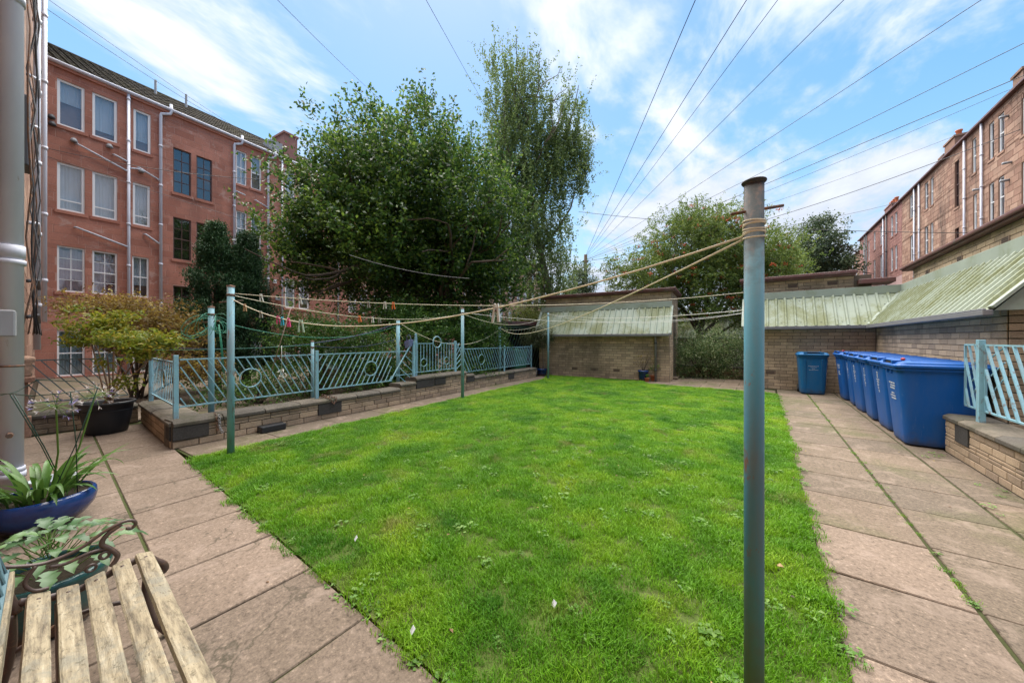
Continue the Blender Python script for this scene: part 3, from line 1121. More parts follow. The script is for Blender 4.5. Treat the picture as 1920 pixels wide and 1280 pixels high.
for a in (3.55, 4.75):
    p = e0 + FL.D * (a + .7) + sd * 4.4
    MB().tube([p, p + Vector((0, 0, .75))], .05, 8).build('roof_vent', M['lead'], red)


def chimney(parent, c, w, d, z0, z1, npots, rz, mat, potmat, band=.12):
    ca, sa = math.cos(rz), math.sin(rz)

    def G(x, y, z):
        return (c[0] + x * ca - y * sa, c[1] + x * sa + y * ca, z)
    mb = MB()

    def bx(x0, x1, y0, y1, za, zb):
        vs = [G(x, y, z) for z in (za, zb) for x, y in ((x0, y0), (x1, y0), (x1, y1), (x0, y1))]
        mb.add(vs, [(0, 3, 2, 1), (4, 5, 6, 7), (0, 1, 5, 4), (1, 2, 6, 5), (2, 3, 7, 6), (3, 0, 4, 7)])
    bx(-w / 2, w / 2, -d / 2, d / 2, z0, z1)
    bx(-w / 2 - .06, w / 2 + .06, -d / 2 - .06, d / 2 + .06, z1, z1 + band)
    o = mb.build('chimney', mat, parent)
    for k in range(npots):
        x = -w / 2 + w * (k + .5) / npots
        q = MB().lathe([(.11, 0), (.13, .05), (.12, .1), (.13, .42), (.165, .46), (.165, .54), (.12, .55), (.10, .30)], 14, G(x, 0, z1 + band))
        q.build('chimney_pot', potmat, o, smooth=True)
    return o


c0 = FL(8.8, -1.6, 0)
chimney(red, c0, .75, 1.3, 11.8, 13.85, 0, FL.rz + R(90) - R(90), M['pink_stone'], M['terracotta'])
MB().fbox(FL, 7.7, 8.35, -1.9, -1.0, 12.3, 13.15).build('roof_hatch', M['lead'], red)

# ================================================================== FAR END OF THE LEFT ROW (buff stone)
far_b = thing('buff_stone_tenement', 'distant buff stone tenement seen below the birch behind the left brick shed', 'building', tuple(FL(24.2, 0, 0)))
OPF, WF = [], []
for k in range(9):
    for z0, z1 in ((9.4, 11.2), (6.3, 8.1), (3.2, 5.0)):
        a = 25.0 + 2.1 * k
        WF.append((a, a + .75, z0, z1))
wall_sheet('wall', FL, 24.2, 44.0, -.05, 11.9, WF, M['buff_mortar'], far_b, .17)
pc = Pieces(far_b, 'stone_block', 'stonework', M['buff_stone'], .006, .004)
pc.course(FL, 24.2, 44.0, 2.4, 11.9, .34, .8, .012, WF, 0, .25, 0, False)
pc.emit(0)
for w in WF:
    window(far_b, FL, *w, 'sash_plain', Nt, True, M['buff_stone'])
for a in (24.6, 30.9, 37.2):
    downpipe(far_b, FL, a, 0, 11.9)
rf = MB()
rf.add([FL(24.2, .15, 11.9), FL(44, .15, 11.9), FL(44, -5, 15), FL(24.2, -5, 15)], [(0, 1, 2, 3)])
rf.build('roof', M['roof_tile'], far_b)

# ================================================================== RIGHT TENEMENTS
FR = frame((9.8, 29.5), (.01222, -.99993))      # a = -(distance along the terrace)


def terrace(name, label, t0, t1, zt, wins, stone_m, mort_m, pipes, chims, zbot=5.0, single=True, limit=300, bw=.58, chh=.33):
    b = thing(name, label, 'building', tuple(FR(-(t0 + t1) / 2, 0, 0)))
    ops = [(-w[1], -w[0], w[2], w[3]) for w in wins]
    wall_sheet('wall', FR, -t1, -t0, -.05, zt, ops, mort_m, b, .2)
    p = Pieces(b, 'stone_block', 'stonework', stone_m, .012, .008, .004)
    p.course(FR, -t1, -t0, zbot, zt, chh, bw, .014, ops, 0, .35, 0, single)
    p.emit(limit)
    for w, o in zip(wins, ops):
        window(b, FR, *o, w[4], w[5], True, stone_m)
    g = MB()
    g.fbox(FR, -t1 - .1, -t0 + .1, .0, .22, zt, zt + .10)
    g.build('eaves_gutter', M['fascia'], b)
    r_ = MB()
    r_.add([FR(-t1, .16, zt + .11), FR(-t0, .16, zt + .11), FR(-t0, -4.5, zt + 2.6), FR(-t1, -4.5, zt + 2.6), FR(-t1, -9, zt), FR(-t0, -9, zt)], [(0, 1, 2, 3), (3, 2, 5, 4)])
    r_.build('roof', M['roof_tile'], b)
    for t, mt, zs in pipes:
        downpipe(b, FR, -t, 0, zt - .02 if zs is None else zs, .052, .09, mt)
    for t, w_, z1, n, bb in chims:
        c = FR(-t, bb, 0)
        chimney(b, c, w_, .8, zt - .6, z1, n, FR.rz, stone_m, M['terracotta'])
    return b


WR = []
for a0, a1 in ((.10, .60), (-.80, -.28), (8.66, 9.3), (7.76, 8.26)):
    WR += [(a0, a1, 11.0, 12.96, 'sash_plain', Nt), (a0, a1, 7.67, 9.74, 'sash_plain', Nt)]
WR += [(1.92, 2.38, 10.97, 12.96, 'sash_plain', Nt), (1.86, 2.26, 7.69, 9.73, 'sash_plain', Nt), (11.45, 12.4, 11.2, 13.1, 'sash_two', B), (11.35, 12.3, 7.76, 9.8, 'sash_two', B),
       (3.95, 4.53, 9.66, 12.55, 'stair', None), (3.95, 4.5, 7.0, 8.37, 'stair', None)]
for a0, a1 in ((-3.6, -3.1), (-2.7, -2.2)):
    WR += [(a0, a1, 11.0, 12.96, 'sash_plain', Nt), (a0, a1, 7.67, 9.74, 'sash_plain', Nt)]
tb1 = terrace('stained_buff_tenement', 'soot stained buff stone tenement rising over the corrugated canopy at far right', -7.0, 14.2, 13.36, WR, M['buff_stone'], M['buff_mortar'],
              [(1.12, M['pipe'], None), (3.05, M['pipe'], None), (10.1, M['pipe'], None), (11.1, M['pipe'], None)],
              [(6.3, 1.5, 14.6, 1, -.7), (8.2, .8, 14.3, 2, -.9), (-1.9, .8, 14.1, 0, -.4)])
for a, z in ((-1.2, 12.5), (-1.45, 10.1), (-1.25, 9.3), (1.4, 9.8)):
    MB().tube([FR(-a, 0, z), FR(-a, .3, z)], .06, 10).build('flue_pipe', M['lead'], tb1, smooth=True)
WP = []
for a0 in (15.4, 16.6, 22.4, 27.0, 20.0):
    WP += [(a0, a0 + .7, 10.9, 12.85, 'sash_plain', Nt), (a0, a0 + .7, 7.7, 9.85, 'sash_plain', Nt)]
WP += [(24.8, 25.3, 10.2, 12.4, 'sash_plain', Nt)]
terrace('pink_stone_tenement', 'pinkish red stone tenement with dark downpipes beyond the stained buff one', 14.25, 29.2, 13.36, WP, M['pink_stone'], M['pink_mortar'],
        [(18.3, M['pipe_dark'], None), (19.3, M['pipe'], None), (25.6, M['pipe_dark'], None), (26.4, M['pipe_dark'], None)], [(20.0, 2.2, 14.5, 4, -.8)], 7.0, False, 0, .5, .26)
WQ = []
for a0 in (30.6, 33.0, 35.2, 37.2):
    WQ += [(a0, a0 + .8, 9.4, 11.3, 'sash_plain', Nt), (a0, a0 + .8, 6.3, 8.2, 'sash_plain', Nt)]
terrace('low_buff_tenement', 'lowest and farthest stone tenement at the end of the right terrace', 29.3, 41.0, 12.1, WQ, M['buff_stone'], M['buff_mortar'],
        [(32.2, M['pipe'], None), (34.6, M['pipe'], None)], [], 6.5, False, 0, .6, .3)

# ================================================================== NEAR TENEMENT (the wall the bench stands against)
FN = frame((6.0, -.31), (-1, 0))
near = thing('near_tenement', 'rear wall of the near sandstone tenement at far left behind the white pipes', 'building', (-8, -.31, 0))
wall_sheet('wall', FN, 0, 27.5, -.05, 12.5, [], M['red_mortar'], near, .1, .5)
pc = Pieces(near, 'stone_block', 'stonework', M['buff_stone'], .006, .005, .001)
pc.course(FN, 0, 27.5, 0, 12.5, .31, .7, .01, [], 0, .25)
pc.emit(60)
fp = MB().tube([FN(11.04, .12, -.02), FN(11.04, .12, 12.4)], .066, 20).build('downpipe', M['pipe'], near, True)
for z_, r_, h_ in ((.30, .074, .035), (.245, .078, .05), (2.08, .074, .10), (2.02, .078, .04), (4.2, .074, .10), (1.17, .070, .018)):
    MB().tube([FN(11.04, .12, z_), FN(11.04, .12, z_ + h_)], r_, 20).build('pipe_collar', M['pipe'] if z_ != 1.17 else M['rusty'], fp, True)
downpipe(near, FN, 20.0, 1.15, 12.4, .055, .14, M['pipe'], 1.7)
downpipe(near, FN, 22.6, 1.9, 12.4, .05, .23, M['pipe'], 1.9)
for z in (.62,):
    MB().tube([FN(10.9, .12, z), FN(11.18, .12, z)], .02, 6).build('pipe_bracket', M['rusty'], near)
MB().fbox(FN, 10.55, 10.72, .0, .16, 1.42, 1.62).build('cable_box', M['lead'], near, bevel=.01)
MB().fbox(FN, 15.2, 15.7, .0, .13, 4.1, 5.2).build('meter_box', M['pipe_dark'], near, bevel=.02)
for k in range(9):
    x = 15.0 + k * .75
    pts = []
    for i in range(15):
        z = 1.5 + i * .75
        pts.append(FN(x + .35 * math.sin(i * .9 + k * 2.1), .06 + .10 * abs(math.sin(i * 1.4 + k)) + .02 * (k % 3), z))
    MB().tube(pts, .011, 5).build('loose_cable', M['wire'] if k % 3 else M['rusty'], near, smooth=True)
for z in (1.9, 2.7, 4.0, 6.2, 7.3):
    MB().tube([FN(19.2, .02, z), FN(19.4, .15, z + .05), FN(20.0, .16, z - .1)], .04, 8).build('waste_pipe', M['pipe_dark'] if z < 3 else M['pipe'], near, smooth=True)
# carved pilaster at the back door
pil = MB()
pil.fbox(FN, 14.45, 14.72, 0, .16, 0, .30).fbox(FN, 14.49, 14.68, 0, .13, .30, .78).fbox(FN, 14.42, 14.75, 0, .19, .78, .86)
pil.build('carved_base', M['buff_stone'], near, bevel=.012)
MB().lathe([(.05, 0), (.07, .03), (.055, .07), (.085, .13), (.06, .17), (.10, .23), (.09, .28), (.02, .30)], 14, tuple(FN(14.58, .10, .86))).build('carved_scroll', M['buff_stone'], near, smooth=True)


# ================================================================== LOW GARDEN WALLS
def low_wall(name, label, F, segs, th, grp=None, blocks=(), limit=300, step=.55, caps=True, bw=.28):
    """segs: (a0,a1,ztop); brick leaves, mortar core, coping stones, blackened pier blocks"""
    w = thing(name, label, 'garden wall', tuple(F(segs[0][0], 0, 0)), 0, grp)
    core = MB()
    pcs = Pieces(w, 'brick', 'brickwork', M['brick'], .010, .005, .002)
    for a0, a1, zt in segs:
        core.fbox(F, a0, a1, -th + .012, -.002, -.05, zt - .075)
        zb = zt - .08
        pcs.course(F, a0, a1, 0, zb, .088, bw, .010, [(b[0] + .004, b[1] - .004, b[2], b[3]) for b in blocks], 0, .08)
    core.build('wall_core', M['brick_mortar'], w)
    Fb = frame(tuple(F(segs[-1][1], -th, 0))[:2], (-F.D.x, -F.D.y))
    L = segs[-1][1]
    for a0, a1, zt in segs:
        pcs.course(Fb, L - a1, L - a0, 0, zt - .08, .088, bw, .010, (), 0, .08, 0, False)
    pcs.emit(limit)
    for a0, a1, zt in segs:
        n = max(1, round((a1 - a0) / step))
        for i in range(n):
            s0 = a0 + (a1 - a0) * i / n + .004
            s1 = a0 + (a1 - a0) * (i + 1) / n - .004
            dz = random.uniform(-.006, .006)
            bo = .035 + random.uniform(-.006, .006)
            prof = [(bo, zt - .072), (bo, zt - .03), (bo - .05, zt + dz), (-th + .02, zt + dz - .004), (-th - .03, zt - .03), (-th - .03, zt - .072)]
            mb = MB()
            vs = [F(s, b, z) for s in (s0, s1) for b, z in prof]
            m = len(prof)
            mb.add(vs, [tuple(range(m)), tuple(reversed(range(m, 2 * m)))] + [(k, m + k, m + (k + 1) % m, (k + 1) % m) for k in range(m)])
            mb.build('coping_stone', M['cap'], w, bevel=.006)
    for b in blocks:
        MB().fbox(F, b[0], b[1], -.02, .022, b[2], b[3]).build('pier_block', M['dark_block'], w, bevel=.006)
    return w


W1 = low_wall('garden_wall', 'long low brown brick wall with dark coping along the left side of the lawn', FW,
              [(0, 3.6, .35), (3.6, 4.05, .44), (4.05, 5.85, .53), (5.85, 6.2, .44), (6.2, 9.95, .35)], .34,
              blocks=[(.0, .36, .10, .275), (1.84, 2.26, .08, .275), (4.06, 4.62, .27, .45), (4.65, 5.02, .29, .45), (5.86, 6.2, .22, .36), (8.0, 8.34, .10, .275)])
FT = frame((-8.50, .93), (1, 0))
W2 = low_wall('return_wall', 'short brown brick wall returning behind the black planter to the garden corner', FT, [(0, 2.41, .35)], .34,
              blocks=[(2.08, 2.40, .10, .275)], limit=80)
F0 = frame((-8.56, -.28), (0, 1))
W0 = low_wall('terrace_end_wall', 'low brick wall closing the far left end of the terrace under the dark railing', F0, [(0, 1.18, .31)], .34, limit=60)
FRW = frame((1.84, 6.66), (0, -1))
RW = low_wall('bin_side_wall', 'crumbling brick wall with mossy coping at right beside the nearest blue bin', FRW, [(0, 5.7, .48)], .34,
              blocks=[(.30, .62, .20, .405)], limit=220, step=.42, bw=.24)


# ================================================================== RAILINGS
def diag_panel(parent, F, b, a0, a1, z0, z1, shift, sp, mat, ring=None, rails=True, t=.013, side=False):
    """shift>0: bars fall to the right"""
    def G(a, z):
        return F(a, b, z)
    if rails:
        MB().bar(G(a0, z1), G(a1, z1), .018, .018).build('top_rail', mat, parent)
        MB().bar(G(a0, z0), G(a1, z0), .018, .018).build('bottom_rail', mat, parent)
        if side:
            MB().bar(G(a0, z0), G(a0, z1), .018).build('side_rail', mat, parent)
    H_ = z1 - z0
    s = a0 - abs(shift) - (.02 if shift > 0 else 0)
    s = a0 - (shift if shift > 0 else 0) + sp * .6
    end = a1 + (0 if shift > 0 else -shift)
    while s < end:
        p, q = (s, z1), (s + shift, z0)
        t0, t1 = 0.0, 1.0
        for lim, sgn in ((a0 + .006, 1), (a1 - .006, -1)):
            fp, fq = sgn * (p[0] - lim), sgn * (q[0] - lim)
            if fp < 0 and fq < 0:
                t0 = 2
                break
            if fp < 0:
                t0 = max(t0, fp / (fp - fq))
            elif fq < 0:
                t1 = min(t1, fp / (fp - fq))
        if t0 < t1 - .12:
            segs = [(t0, t1)]
            if ring:
                ra, rz_, rr = ring
                # cut out the ring
                A_ = shift ** 2 + H_ ** 2
                px, pz = p[0] - ra, p[1] - rz_
                Bq = 2 * (px * shift + pz * -H_)
                Cq = px * px + pz * pz - rr * rr
                D_ = Bq * Bq - 4 * A_ * Cq
                if D_ > 0:
                    c0_, c1_ = (-Bq - math.sqrt(D_)) / (2 * A_), (-Bq + math.sqrt(D_)) / (2 * A_)
                    segs = [(t0, min(t1, c0_)), (max(t0, c1_), t1)]
            for u0, u1 in segs:
                if u1 - u0 > .06:
                    MB().bar(G(p[0] + shift * u0, p[1] - H_ * u0), G(p[0] + shift * u1, p[1] - H_ * u1), t).build('bar', mat, parent)
        s += sp
    if ring:
        MB().ring(G(ring[0], ring[1]), F.D, (0, 0, 1), ring[2], .009, 28, 6).build('ring', mat, parent, smooth=True)


def post(parent, F, a, b, z0, z1, w, mat, d=None):
    o = MB().fbox(F, a - w / 2, a + w / 2, b - (d or w) / 2, b + (d or w) / 2, z0, z1).build('post', mat, parent, bevel=.004)
    return o


IB = M['iron_blue']
rail1 = thing('blue_railing', 'long pale blue iron railing with slanted bars and rings on the left garden wall', 'railing', tuple(FW(0, -.19, .35)))
bb = -.19
post(rail1, FW, .08, bb, .34, 1.19, .052, IB, .04)
diag_panel(rail1, FW, bb, .12, 1.86, .50, 1.13, .34, .112, IB, (.92, .81, .14))
post(rail1, FW, 1.92, bb, .34, 1.20, .055, IB, .04)
diag_panel(rail1, FW, bb, 1.96, 3.54, .50, 1.13, -.34, .112, IB, (3.40, .80, .0) if False else (3.02, .80, .145))
MB().bar(FW(3.50, bb, .49), FW(4.10, bb, 1.31), .022).build('slanted_bar', IB, rail1)
MB().bar(FW(3.54, bb, 1.13), FW(3.97, bb, 1.13), .018).build('top_rail', IB, rail1)
for k in range(5):
    a = 3.66 + .09 * k
    z = .62 + .125 * k
    MB().bar(FW(a, bb, z + .02), FW(min(a + .30, 4.12), bb, z + .02 - (min(a + .30, 4.12) - a) * .8), .013).build('bar', IB, rail1)
MB().bar(FW(3.62, bb, .60), FW(4.12, bb, .60), .016).build('bottom_rail', IB, rail1)
post(rail1, FW, 4.16, bb, .50, 1.36, .06, IB, .045)
MB().bar(FW(4.20, bb, .62), FW(5.58, bb, .62), .018).build('bottom_rail', IB, rail1)
MB().bar(FW(4.20, bb, 1.30), FW(4.80, bb, 1.30), .018).build('top_rail', IB, rail1)
MB().bar(FW(5.06, bb, 1.30), FW(5.58, bb, 1.30), .018).build('top_rail', IB, rail1)
MB().ring(FW(4.93, bb, 1.33), FW.D, (0, 0, 1), .14, .014, 28, 6).build('ring', IB, rail1, smooth=True)
for k in range(13):
    a = 4.28 + .1 * k
    if k in (2, 10):
        MB().bar(FW(a, bb, .62), FW(a, bb, .74), .013).build('bar', IB, rail1)
        MB().bar(FW(a, bb, .94), FW(a, bb, 1.30), .013).build('bar', IB, rail1)
        MB().ring(FW(a, bb, .84), FW.D, (0, 0, 1), .095, .008, 24, 6).build('ring', IB, rail1, smooth=True)
    else:
        top = 1.30 if abs(a - 4.93) > .145 else 1.19
        MB().bar(FW(a, bb, .62), FW(a, bb, top), .013).build('bar', IB, rail1)
post(rail1, FW, 5.62, bb, .50, 1.36, .06, IB, .045)
MB().bar(FW(5.66, bb, 1.31), FW(6.22, bb, .50), .022).build('slanted_bar', IB, rail1)
for k in range(5):
    a = 5.66
    z = .72 + .12 * k
    MB().bar(FW(a, bb, z - .12), FW(a + .38 - .065 * k, bb, z + .10), .013).build('bar', IB, rail1)
diag_panel(rail1, FW, bb, 6.0, 8.0, .48, 1.13, .34, .125, IB, (6.80, .80, .145))
post(rail1, FW, 8.05, bb, .34, 1.20, .05, IB, .04)
diag_panel(rail1, FW, bb, 8.09, 9.9, .48, 1.13, -.34, .125, IB)
post(rail1, FW, 9.92, bb, .34, 1.19, .04, IB)
post(rail1, FW, 4.32, bb - .10, .05, 1.42, .055, IB)
MB().lathe([(.03, 0), (.035, .03), (.02, .06), (.032, .09), (.0, .13)], 12, tuple(FW(4.32, bb - .1, 1.42))).build('finial', IB, rail1, smooth=True)

rail2 = thing('return_railing', 'blue railing seen edge on with an oval ring above the short return wall', 'railing', tuple(FT(0, -.08, .35)))
post(rail2, FT, .10, -.10, .34, 1.10, .055, IB)
diag_panel(rail2, FT, -.10, .14, 2.18, .48, 1.08, .20, .125, IB, (1.18, .80, .135), True, .008)
rail3 = thing('terrace_end_railing', 'thin dark rust flecked railing over the low wall at the far left end of the terrace', 'railing', tuple(F0(0, -.1, .31)))
diag_panel(rail3, F0, -.12, -.02, 1.08, .46, 1.09, .42, .115, M['rusty'] if False else paint('dark_grey_blue_iron', (.13, .18, .19), (.12, .08, .06), .6))  # darker grey-blue than the other railings, with rust patches
post(rail3, F0, -.04, -.12, .30, 1.10, .04, IB)

rail4 = thing('right_railing', 'pale blue iron railing with crossed slanted bars on the mossy wall at right', 'railing', tuple(FRW(0, -.12, .48)))
post(rail4, FRW, .46, -.12, .47, 1.395, .075, IB, .05)
diag_panel(rail4, FRW, -.14, .03, .42, .60, 1.335, .30, .15, IB, None, True, .018, True)
diag_panel(rail4, FRW, -.14, .50, 2.35, .60, 1.335, .42, .17, IB, None, True, .02, True)
for k in range(3):
    MB().bar(FRW(.10 + .02 * k, -.165, .72 + .18 * k), FRW(.40, -.165, 1.0 + .14 * k), .010).build('cross_bar', IB, rail4)
    MB().bar(FRW(.54, -.165, .80 + .2 * k), FRW(.80, -.165, 1.0 + .16 * k), .010).build('cross_bar', IB, rail4)
post(rail4, FRW, 2.40, -.12, .47, 1.395, .075, IB, .05)
diag_panel(rail4, FRW, -.14, 2.44, 4.4, .60, 1.335, .36, .115, IB, None, True, .02)
post(rail4, FRW, 4.45, -.12, .47, 1.395, .075, IB, .05)


# ================================================================== BRICK SHEDS WITH CORRUGATED CANOPIES
def canopy(parent, F, a0, a1, zb, rise, run, b0, pitch=.20, mitre0=None, mitre1=None, endcap0=False, endcap1=False):
    """ribbed sheet from b0 (outer edge) back up by run/rise; mitre at an inside corner"""
    sl_ = Vector((0, 0, 0))
    Ls = math.hypot(run, rise)
    nrm_b, nrm_z = rise / Ls, run / Ls
    xs_ = []
    a = a0
    pr = [(0, 0), (.60, 0), (.68, .032), (.86, .032), (.94, 0)]
    k = 0
    while a < a1:
        for f, h in pr:
            x = a + f * pitch
            if x < a1:
                xs_.append((x, h))
        a += pitch
    xs_.append((a1, 0))
    mb = MB()
    n = len(xs_)
    for x, h in xs_:
        s0 = 0.0
        if mitre1 is not None and x > mitre1:
            s0 = (x - mitre1) / run
        if mitre0 is not None and x < mitre0:
            s0 = (mitre0 - x) / run
        s0 = min(s0, .999)
        for s in (s0, 1.0):
            b = b0 - run * s + nrm_b * h
            z = zb + rise * s + nrm_z * h
            mb.v.append(tuple(F(x, b, z)))
    for i in range(n - 1):
        mb.f.append((2 * i, 2 * i + 2, 2 * i + 3, 2 * i + 1))
    o = mb.build('corrugated_canopy', M['canopy'], parent)
    md = o.modifiers.new('thick', 'SOLIDIFY')
    md.thickness = .004
    # screw heads
    sc_ = MB()
    a = a0 + pitch * .3
    while a < a1 - .1:
        for s in (.12, .62, .86):
            if mitre1 is not None and a > mitre1 + run * s - .05:
                continue
            if mitre0 is not None and a < mitre0 - run * s + .05:
                continue
            c = F(a, b0 - run * s + nrm_b * .004, zb + rise * s + nrm_z * .004)
            sc_.lathe([(0.012, 0), (.010, .008), (0, .010)], 6, tuple(c))
        a += pitch * 2
    so = sc_.build('screw_heads', M['pipe_dark'], o)
    so['kind'] = 'stuff'
    # flashing along the top
    fl = MB()
    x0 = a0 if mitre0 is None else a0
    t0, t1 = 1.0, 1.0
    hb = b0 - run
    fl.fbox(F, a0, a1, hb - .03, hb + .045, zb + rise - .035, zb + rise + .17)
    fl.build('flashing', M['flash'], parent, bevel=.006)
    g0, g1 = (a0 if mitre0 is None else mitre0), (a1 if mitre1 is None else mitre1)
    gt = MB()
    gt.fbox(F, g0, g1, b0 - .005, b0 + .075, zb - .075, zb - .01).fbox(F, g0, g1, b0 + .045, b0 + .076, zb - .012, zb + .006)
    gt.build('gutter', M['gutter'], parent, bevel=.012)
    for flag, x in ((endcap0, a0), (endcap1, a1)):
        if flag:
            tri = MB()
            e = .012 if x == a1 else -.012
            pts = [(b0 - .01, zb - .02), (b0 - run, zb + rise), (b0 - run, zb - .02)]
            tri.add([F(x, b, z) for b, z in pts] + [F(x - e, b, z) for b, z in pts], [(0, 1, 2), (5, 4, 3), (0, 3, 4, 1), (1, 4, 5, 2), (2, 5, 3, 0)])
            tri.build('canopy_end_panel', M['flash'], parent)
            tr = MB()
            tr.bar(F(x, b0 + .01, zb + .02), F(x, b0 - run, zb + rise + .02), .09, .03)
            tr.build('edge_trim', M['flash'], parent)
    return o


def air_brick(parent, F, a, z, w=.22, h=.085, b=0.0):
    fr = MB()
    fr.fbox(F, a - w / 2, a + w / 2, b - .01, b + .013, z - h / 2, z + h / 2)
    o = fr.build('air_brick', M['vent'], parent)
    s = MB()
    for i in range(9):
        for j in range(3):
            x = a - w / 2 + w * (i + .75) / 10.5
            zz = z - h / 2 + h * (j + .6) / 3.4
            s.fbox(F, x - .006, x + .006, b + .0135, b + .0145, zz - .008, zz + .010)
    so = s.build('slots', M['dark'], o)
    return o


# ---- left shed
SH = thing('brick_shed', 'brown brick shed with pale green corrugated canopy standing beyond the lawn', 'shed', (-4.8, 12.2, 0))
FS = frame((-7.22, 11.62), (4.74, .44))
LS = 4.76
ZG = 1.60
pcs = Pieces(SH, 'brick', 'brickwork', M['brick_shed'], .007, .004, .001)
vents = [(1.5, .30), (2.25, .30), (3.05, .30)]
vo = [(a - .11, a + .11, z - .042, z + .042) for a, z in vents]
wall_sheet('wall', FS, 0, LS, -.06, ZG + .1, [], M['brick_mortar'], SH, .1, .1)
pcs.course(FS, 0, LS, 0, ZG, .088, .28, .010, vo, 0, .03)
for a, z in vents:
    air_brick(SH, FS, a, z)
RUN, RISE = .62, .95
FSu = frame(tuple(FS(0, -RUN + .02, 0))[:2], (FS.D.x, FS.D.y))
wall_sheet('wall', FSu, 0, LS, ZG, 3.05, [], M['brick_mortar'], SH, .1, .1)
pcs.course(FSu, 0, LS, ZG + RISE + .10, 3.04, .088, .28, .010, (), 0, .03)
# right side wall with the dark doorway
FSs = frame(tuple(FS(LS, 0, 0))[:2], (-FS.D.y, FS.D.x))
shaded_doorway = (.95, 1.85, .0, 2.25)
wall_sheet('wall', FSs, 0, 2.6, -.06, ZG + .02, [(shaded_doorway[0], shaded_doorway[1], -.05, ZG + .02)], M['brick_mortar'], SH, .25, .1)
wall_sheet('wall', FSs, RUN - .02, 2.6, ZG + .02, 3.05, [(shaded_doorway[0], shaded_doorway[1], ZG + .02, shaded_doorway[3])], M['brick_mortar'], SH, .25, .1)
pcs.course(FSs, 0, 2.6, 0, 1.584, .088, .28, .010, [(shaded_doorway[0], shaded_doorway[1], -.1, 3)], 0, .03)
pcs.course(FSs, RUN - .02, 2.6, 1.584, 3.04, .088, .28, .010, [(shaded_doorway[0], shaded_doorway[1], 0, shaded_doorway[3])], 0, .03)
MB().fbox(FSs, shaded_doorway[0] + .03, shaded_doorway[1] - .03, -.16, -.12, .02, shaded_doorway[3] - .03).build('shaded_doorway', M['dark'], SH)  # near-black sheet in the open doorway, its shade put into the colour
df = MB()
df.fbox(FSs, shaded_doorway[0], shaded_doorway[0] + .05, -.2, .012, 0, shaded_doorway[3]).fbox(FSs, shaded_doorway[1] - .05, shaded_doorway[1], -.2, .012, 0, shaded_doorway[3]).fbox(FSs, shaded_doorway[0] + .05, shaded_doorway[1] - .05, -.2, .012, shaded_doorway[3] - .06, shaded_doorway[3])
df.build('door_frame', paint('worn_grey_door_frame', (.28, .24, .19), None, .8), SH)
MB().fbox(FSs, shaded_doorway[0] - .05, shaded_doorway[1] + .05, -.2, .16, -.01, .06).build('door_step', M['slab_dirty'], SH, bevel=.01)
FSb = frame(tuple(FS(0, 0, 0))[:2], (FS.D.y, -FS.D.x))
wall_sheet('wall', frame(tuple(FS(0, -2.6, 0))[:2], (FS.D.y, -FS.D.x)), 0, 2.6 - RUN, -.06, 3.05, [], M['brick_mortar'], SH, .1, .1)
wall_sheet('wall', frame(tuple(FS(0, -2.6, 0))[:2], (FS.D.y, -FS.D.x)), 2.6 - RUN, 2.6, -.06, ZG, [], M['brick_mortar'], SH, .1, .1)
pcs.emit(300)
canopy(SH, FS, -.12, LS + .02, ZG - .02, RISE, RUN, .14, .205, None, None, True, True)
fa = MB()
fa.fbox(FS, -.15, LS + .12, -2.7, -RUN + .14, 3.05, 3.10).fbox(FS, -.17, LS + .14, -2.72, -RUN + .17, 3.10, 3.17)
fa.build('flat_roof', M['fascia'], SH, bevel=.012)
dp = MB().tube([FS(LS - .42, .07, -.02), FS(LS - .42, .07, 1.40), FS(LS - .42, .16, 1.54)], .034, 10).build('downpipe', M['gutter'], SH, smooth=True)
for z in (.35, 1.25):
    MB().tube([FS(LS - .42, .07, z), FS(LS - .42, .07, z + .05)], .045, 10).build('pipe_collar', M['pipe_dark'], dp, smooth=True)

# ---- right L-shaped bin store
BS = thing('bin_store', 'L-shaped brown brick bin store with mossy green corrugated canopy at right', 'shed', (1.5, 12.4, 0))
ZR = 1.76
FA = frame((-.46, 12.17), (1, 0))       # far part, faces the camera
LA = 2.71
FB = frame((2.25, 12.17), (0, -1))      # right part, faces the lawn
LB = 5.66
pcs = Pieces(BS, 'brick', 'brickwork', M['brick_shed'], .007, .004, .001)
RUNr, RISEr = .72, .86
va = [(.62, .46), (1.35, .46)]
wall_sheet('wall', FA, 0, LA, -.06, ZR, [], M['brick_mortar'], BS, .1, .1)
wall_sheet('wall', FB, 0, LB, -.06, ZR, [], M['brick_mortar'], BS, .1, .1)
pcs.course(FA, 0, LA - .01, 0, ZR, .088, .28, .010, [(a - .11, a + .11, z - .042, z + .042) for a, z in va], 0, .03)
pcs.course(FB, .01, LB, 0, ZR, .088, .28, .010, (), 0, .03)
for a, z in va:
    air_brick(BS, FA, a, z)
# end wall facing the camera
FE = frame((2.25, 6.51), (1, 0))
wall_sheet('wall', FE, 0, 3.2, -.06, ZR, [], M['brick_mortar'], BS, .1, .1)
wall_sheet('wall', FE, RUNr + .05, 3.2, ZR, 3.1, [], M['brick_mortar'], BS, .1, .1)
pcs.course(FE, 0, 3.2, 0, 1.76, .088, .28, .010, (), 0, .03)
pcs.course(FE, RUNr + .05, 3.2, 1.76, 3.08, .088, .28, .010, (), 0, .03)
# left side wall of the far part
FG = frame((-.46, 14.8), (0, -1))
wall_sheet('wall', FG, 0, 2.63, -.06, ZR, [], M['brick_mortar'], BS, .1, .1)
wall_sheet('wall', FG, 0, 2.63 - RUNr, ZR, 3.1, [], M['brick_mortar'], BS, .1, .1)
pcs.course(FG, 0, 2.63, 0, ZR, .088, .28, .010, (), 0, .03)
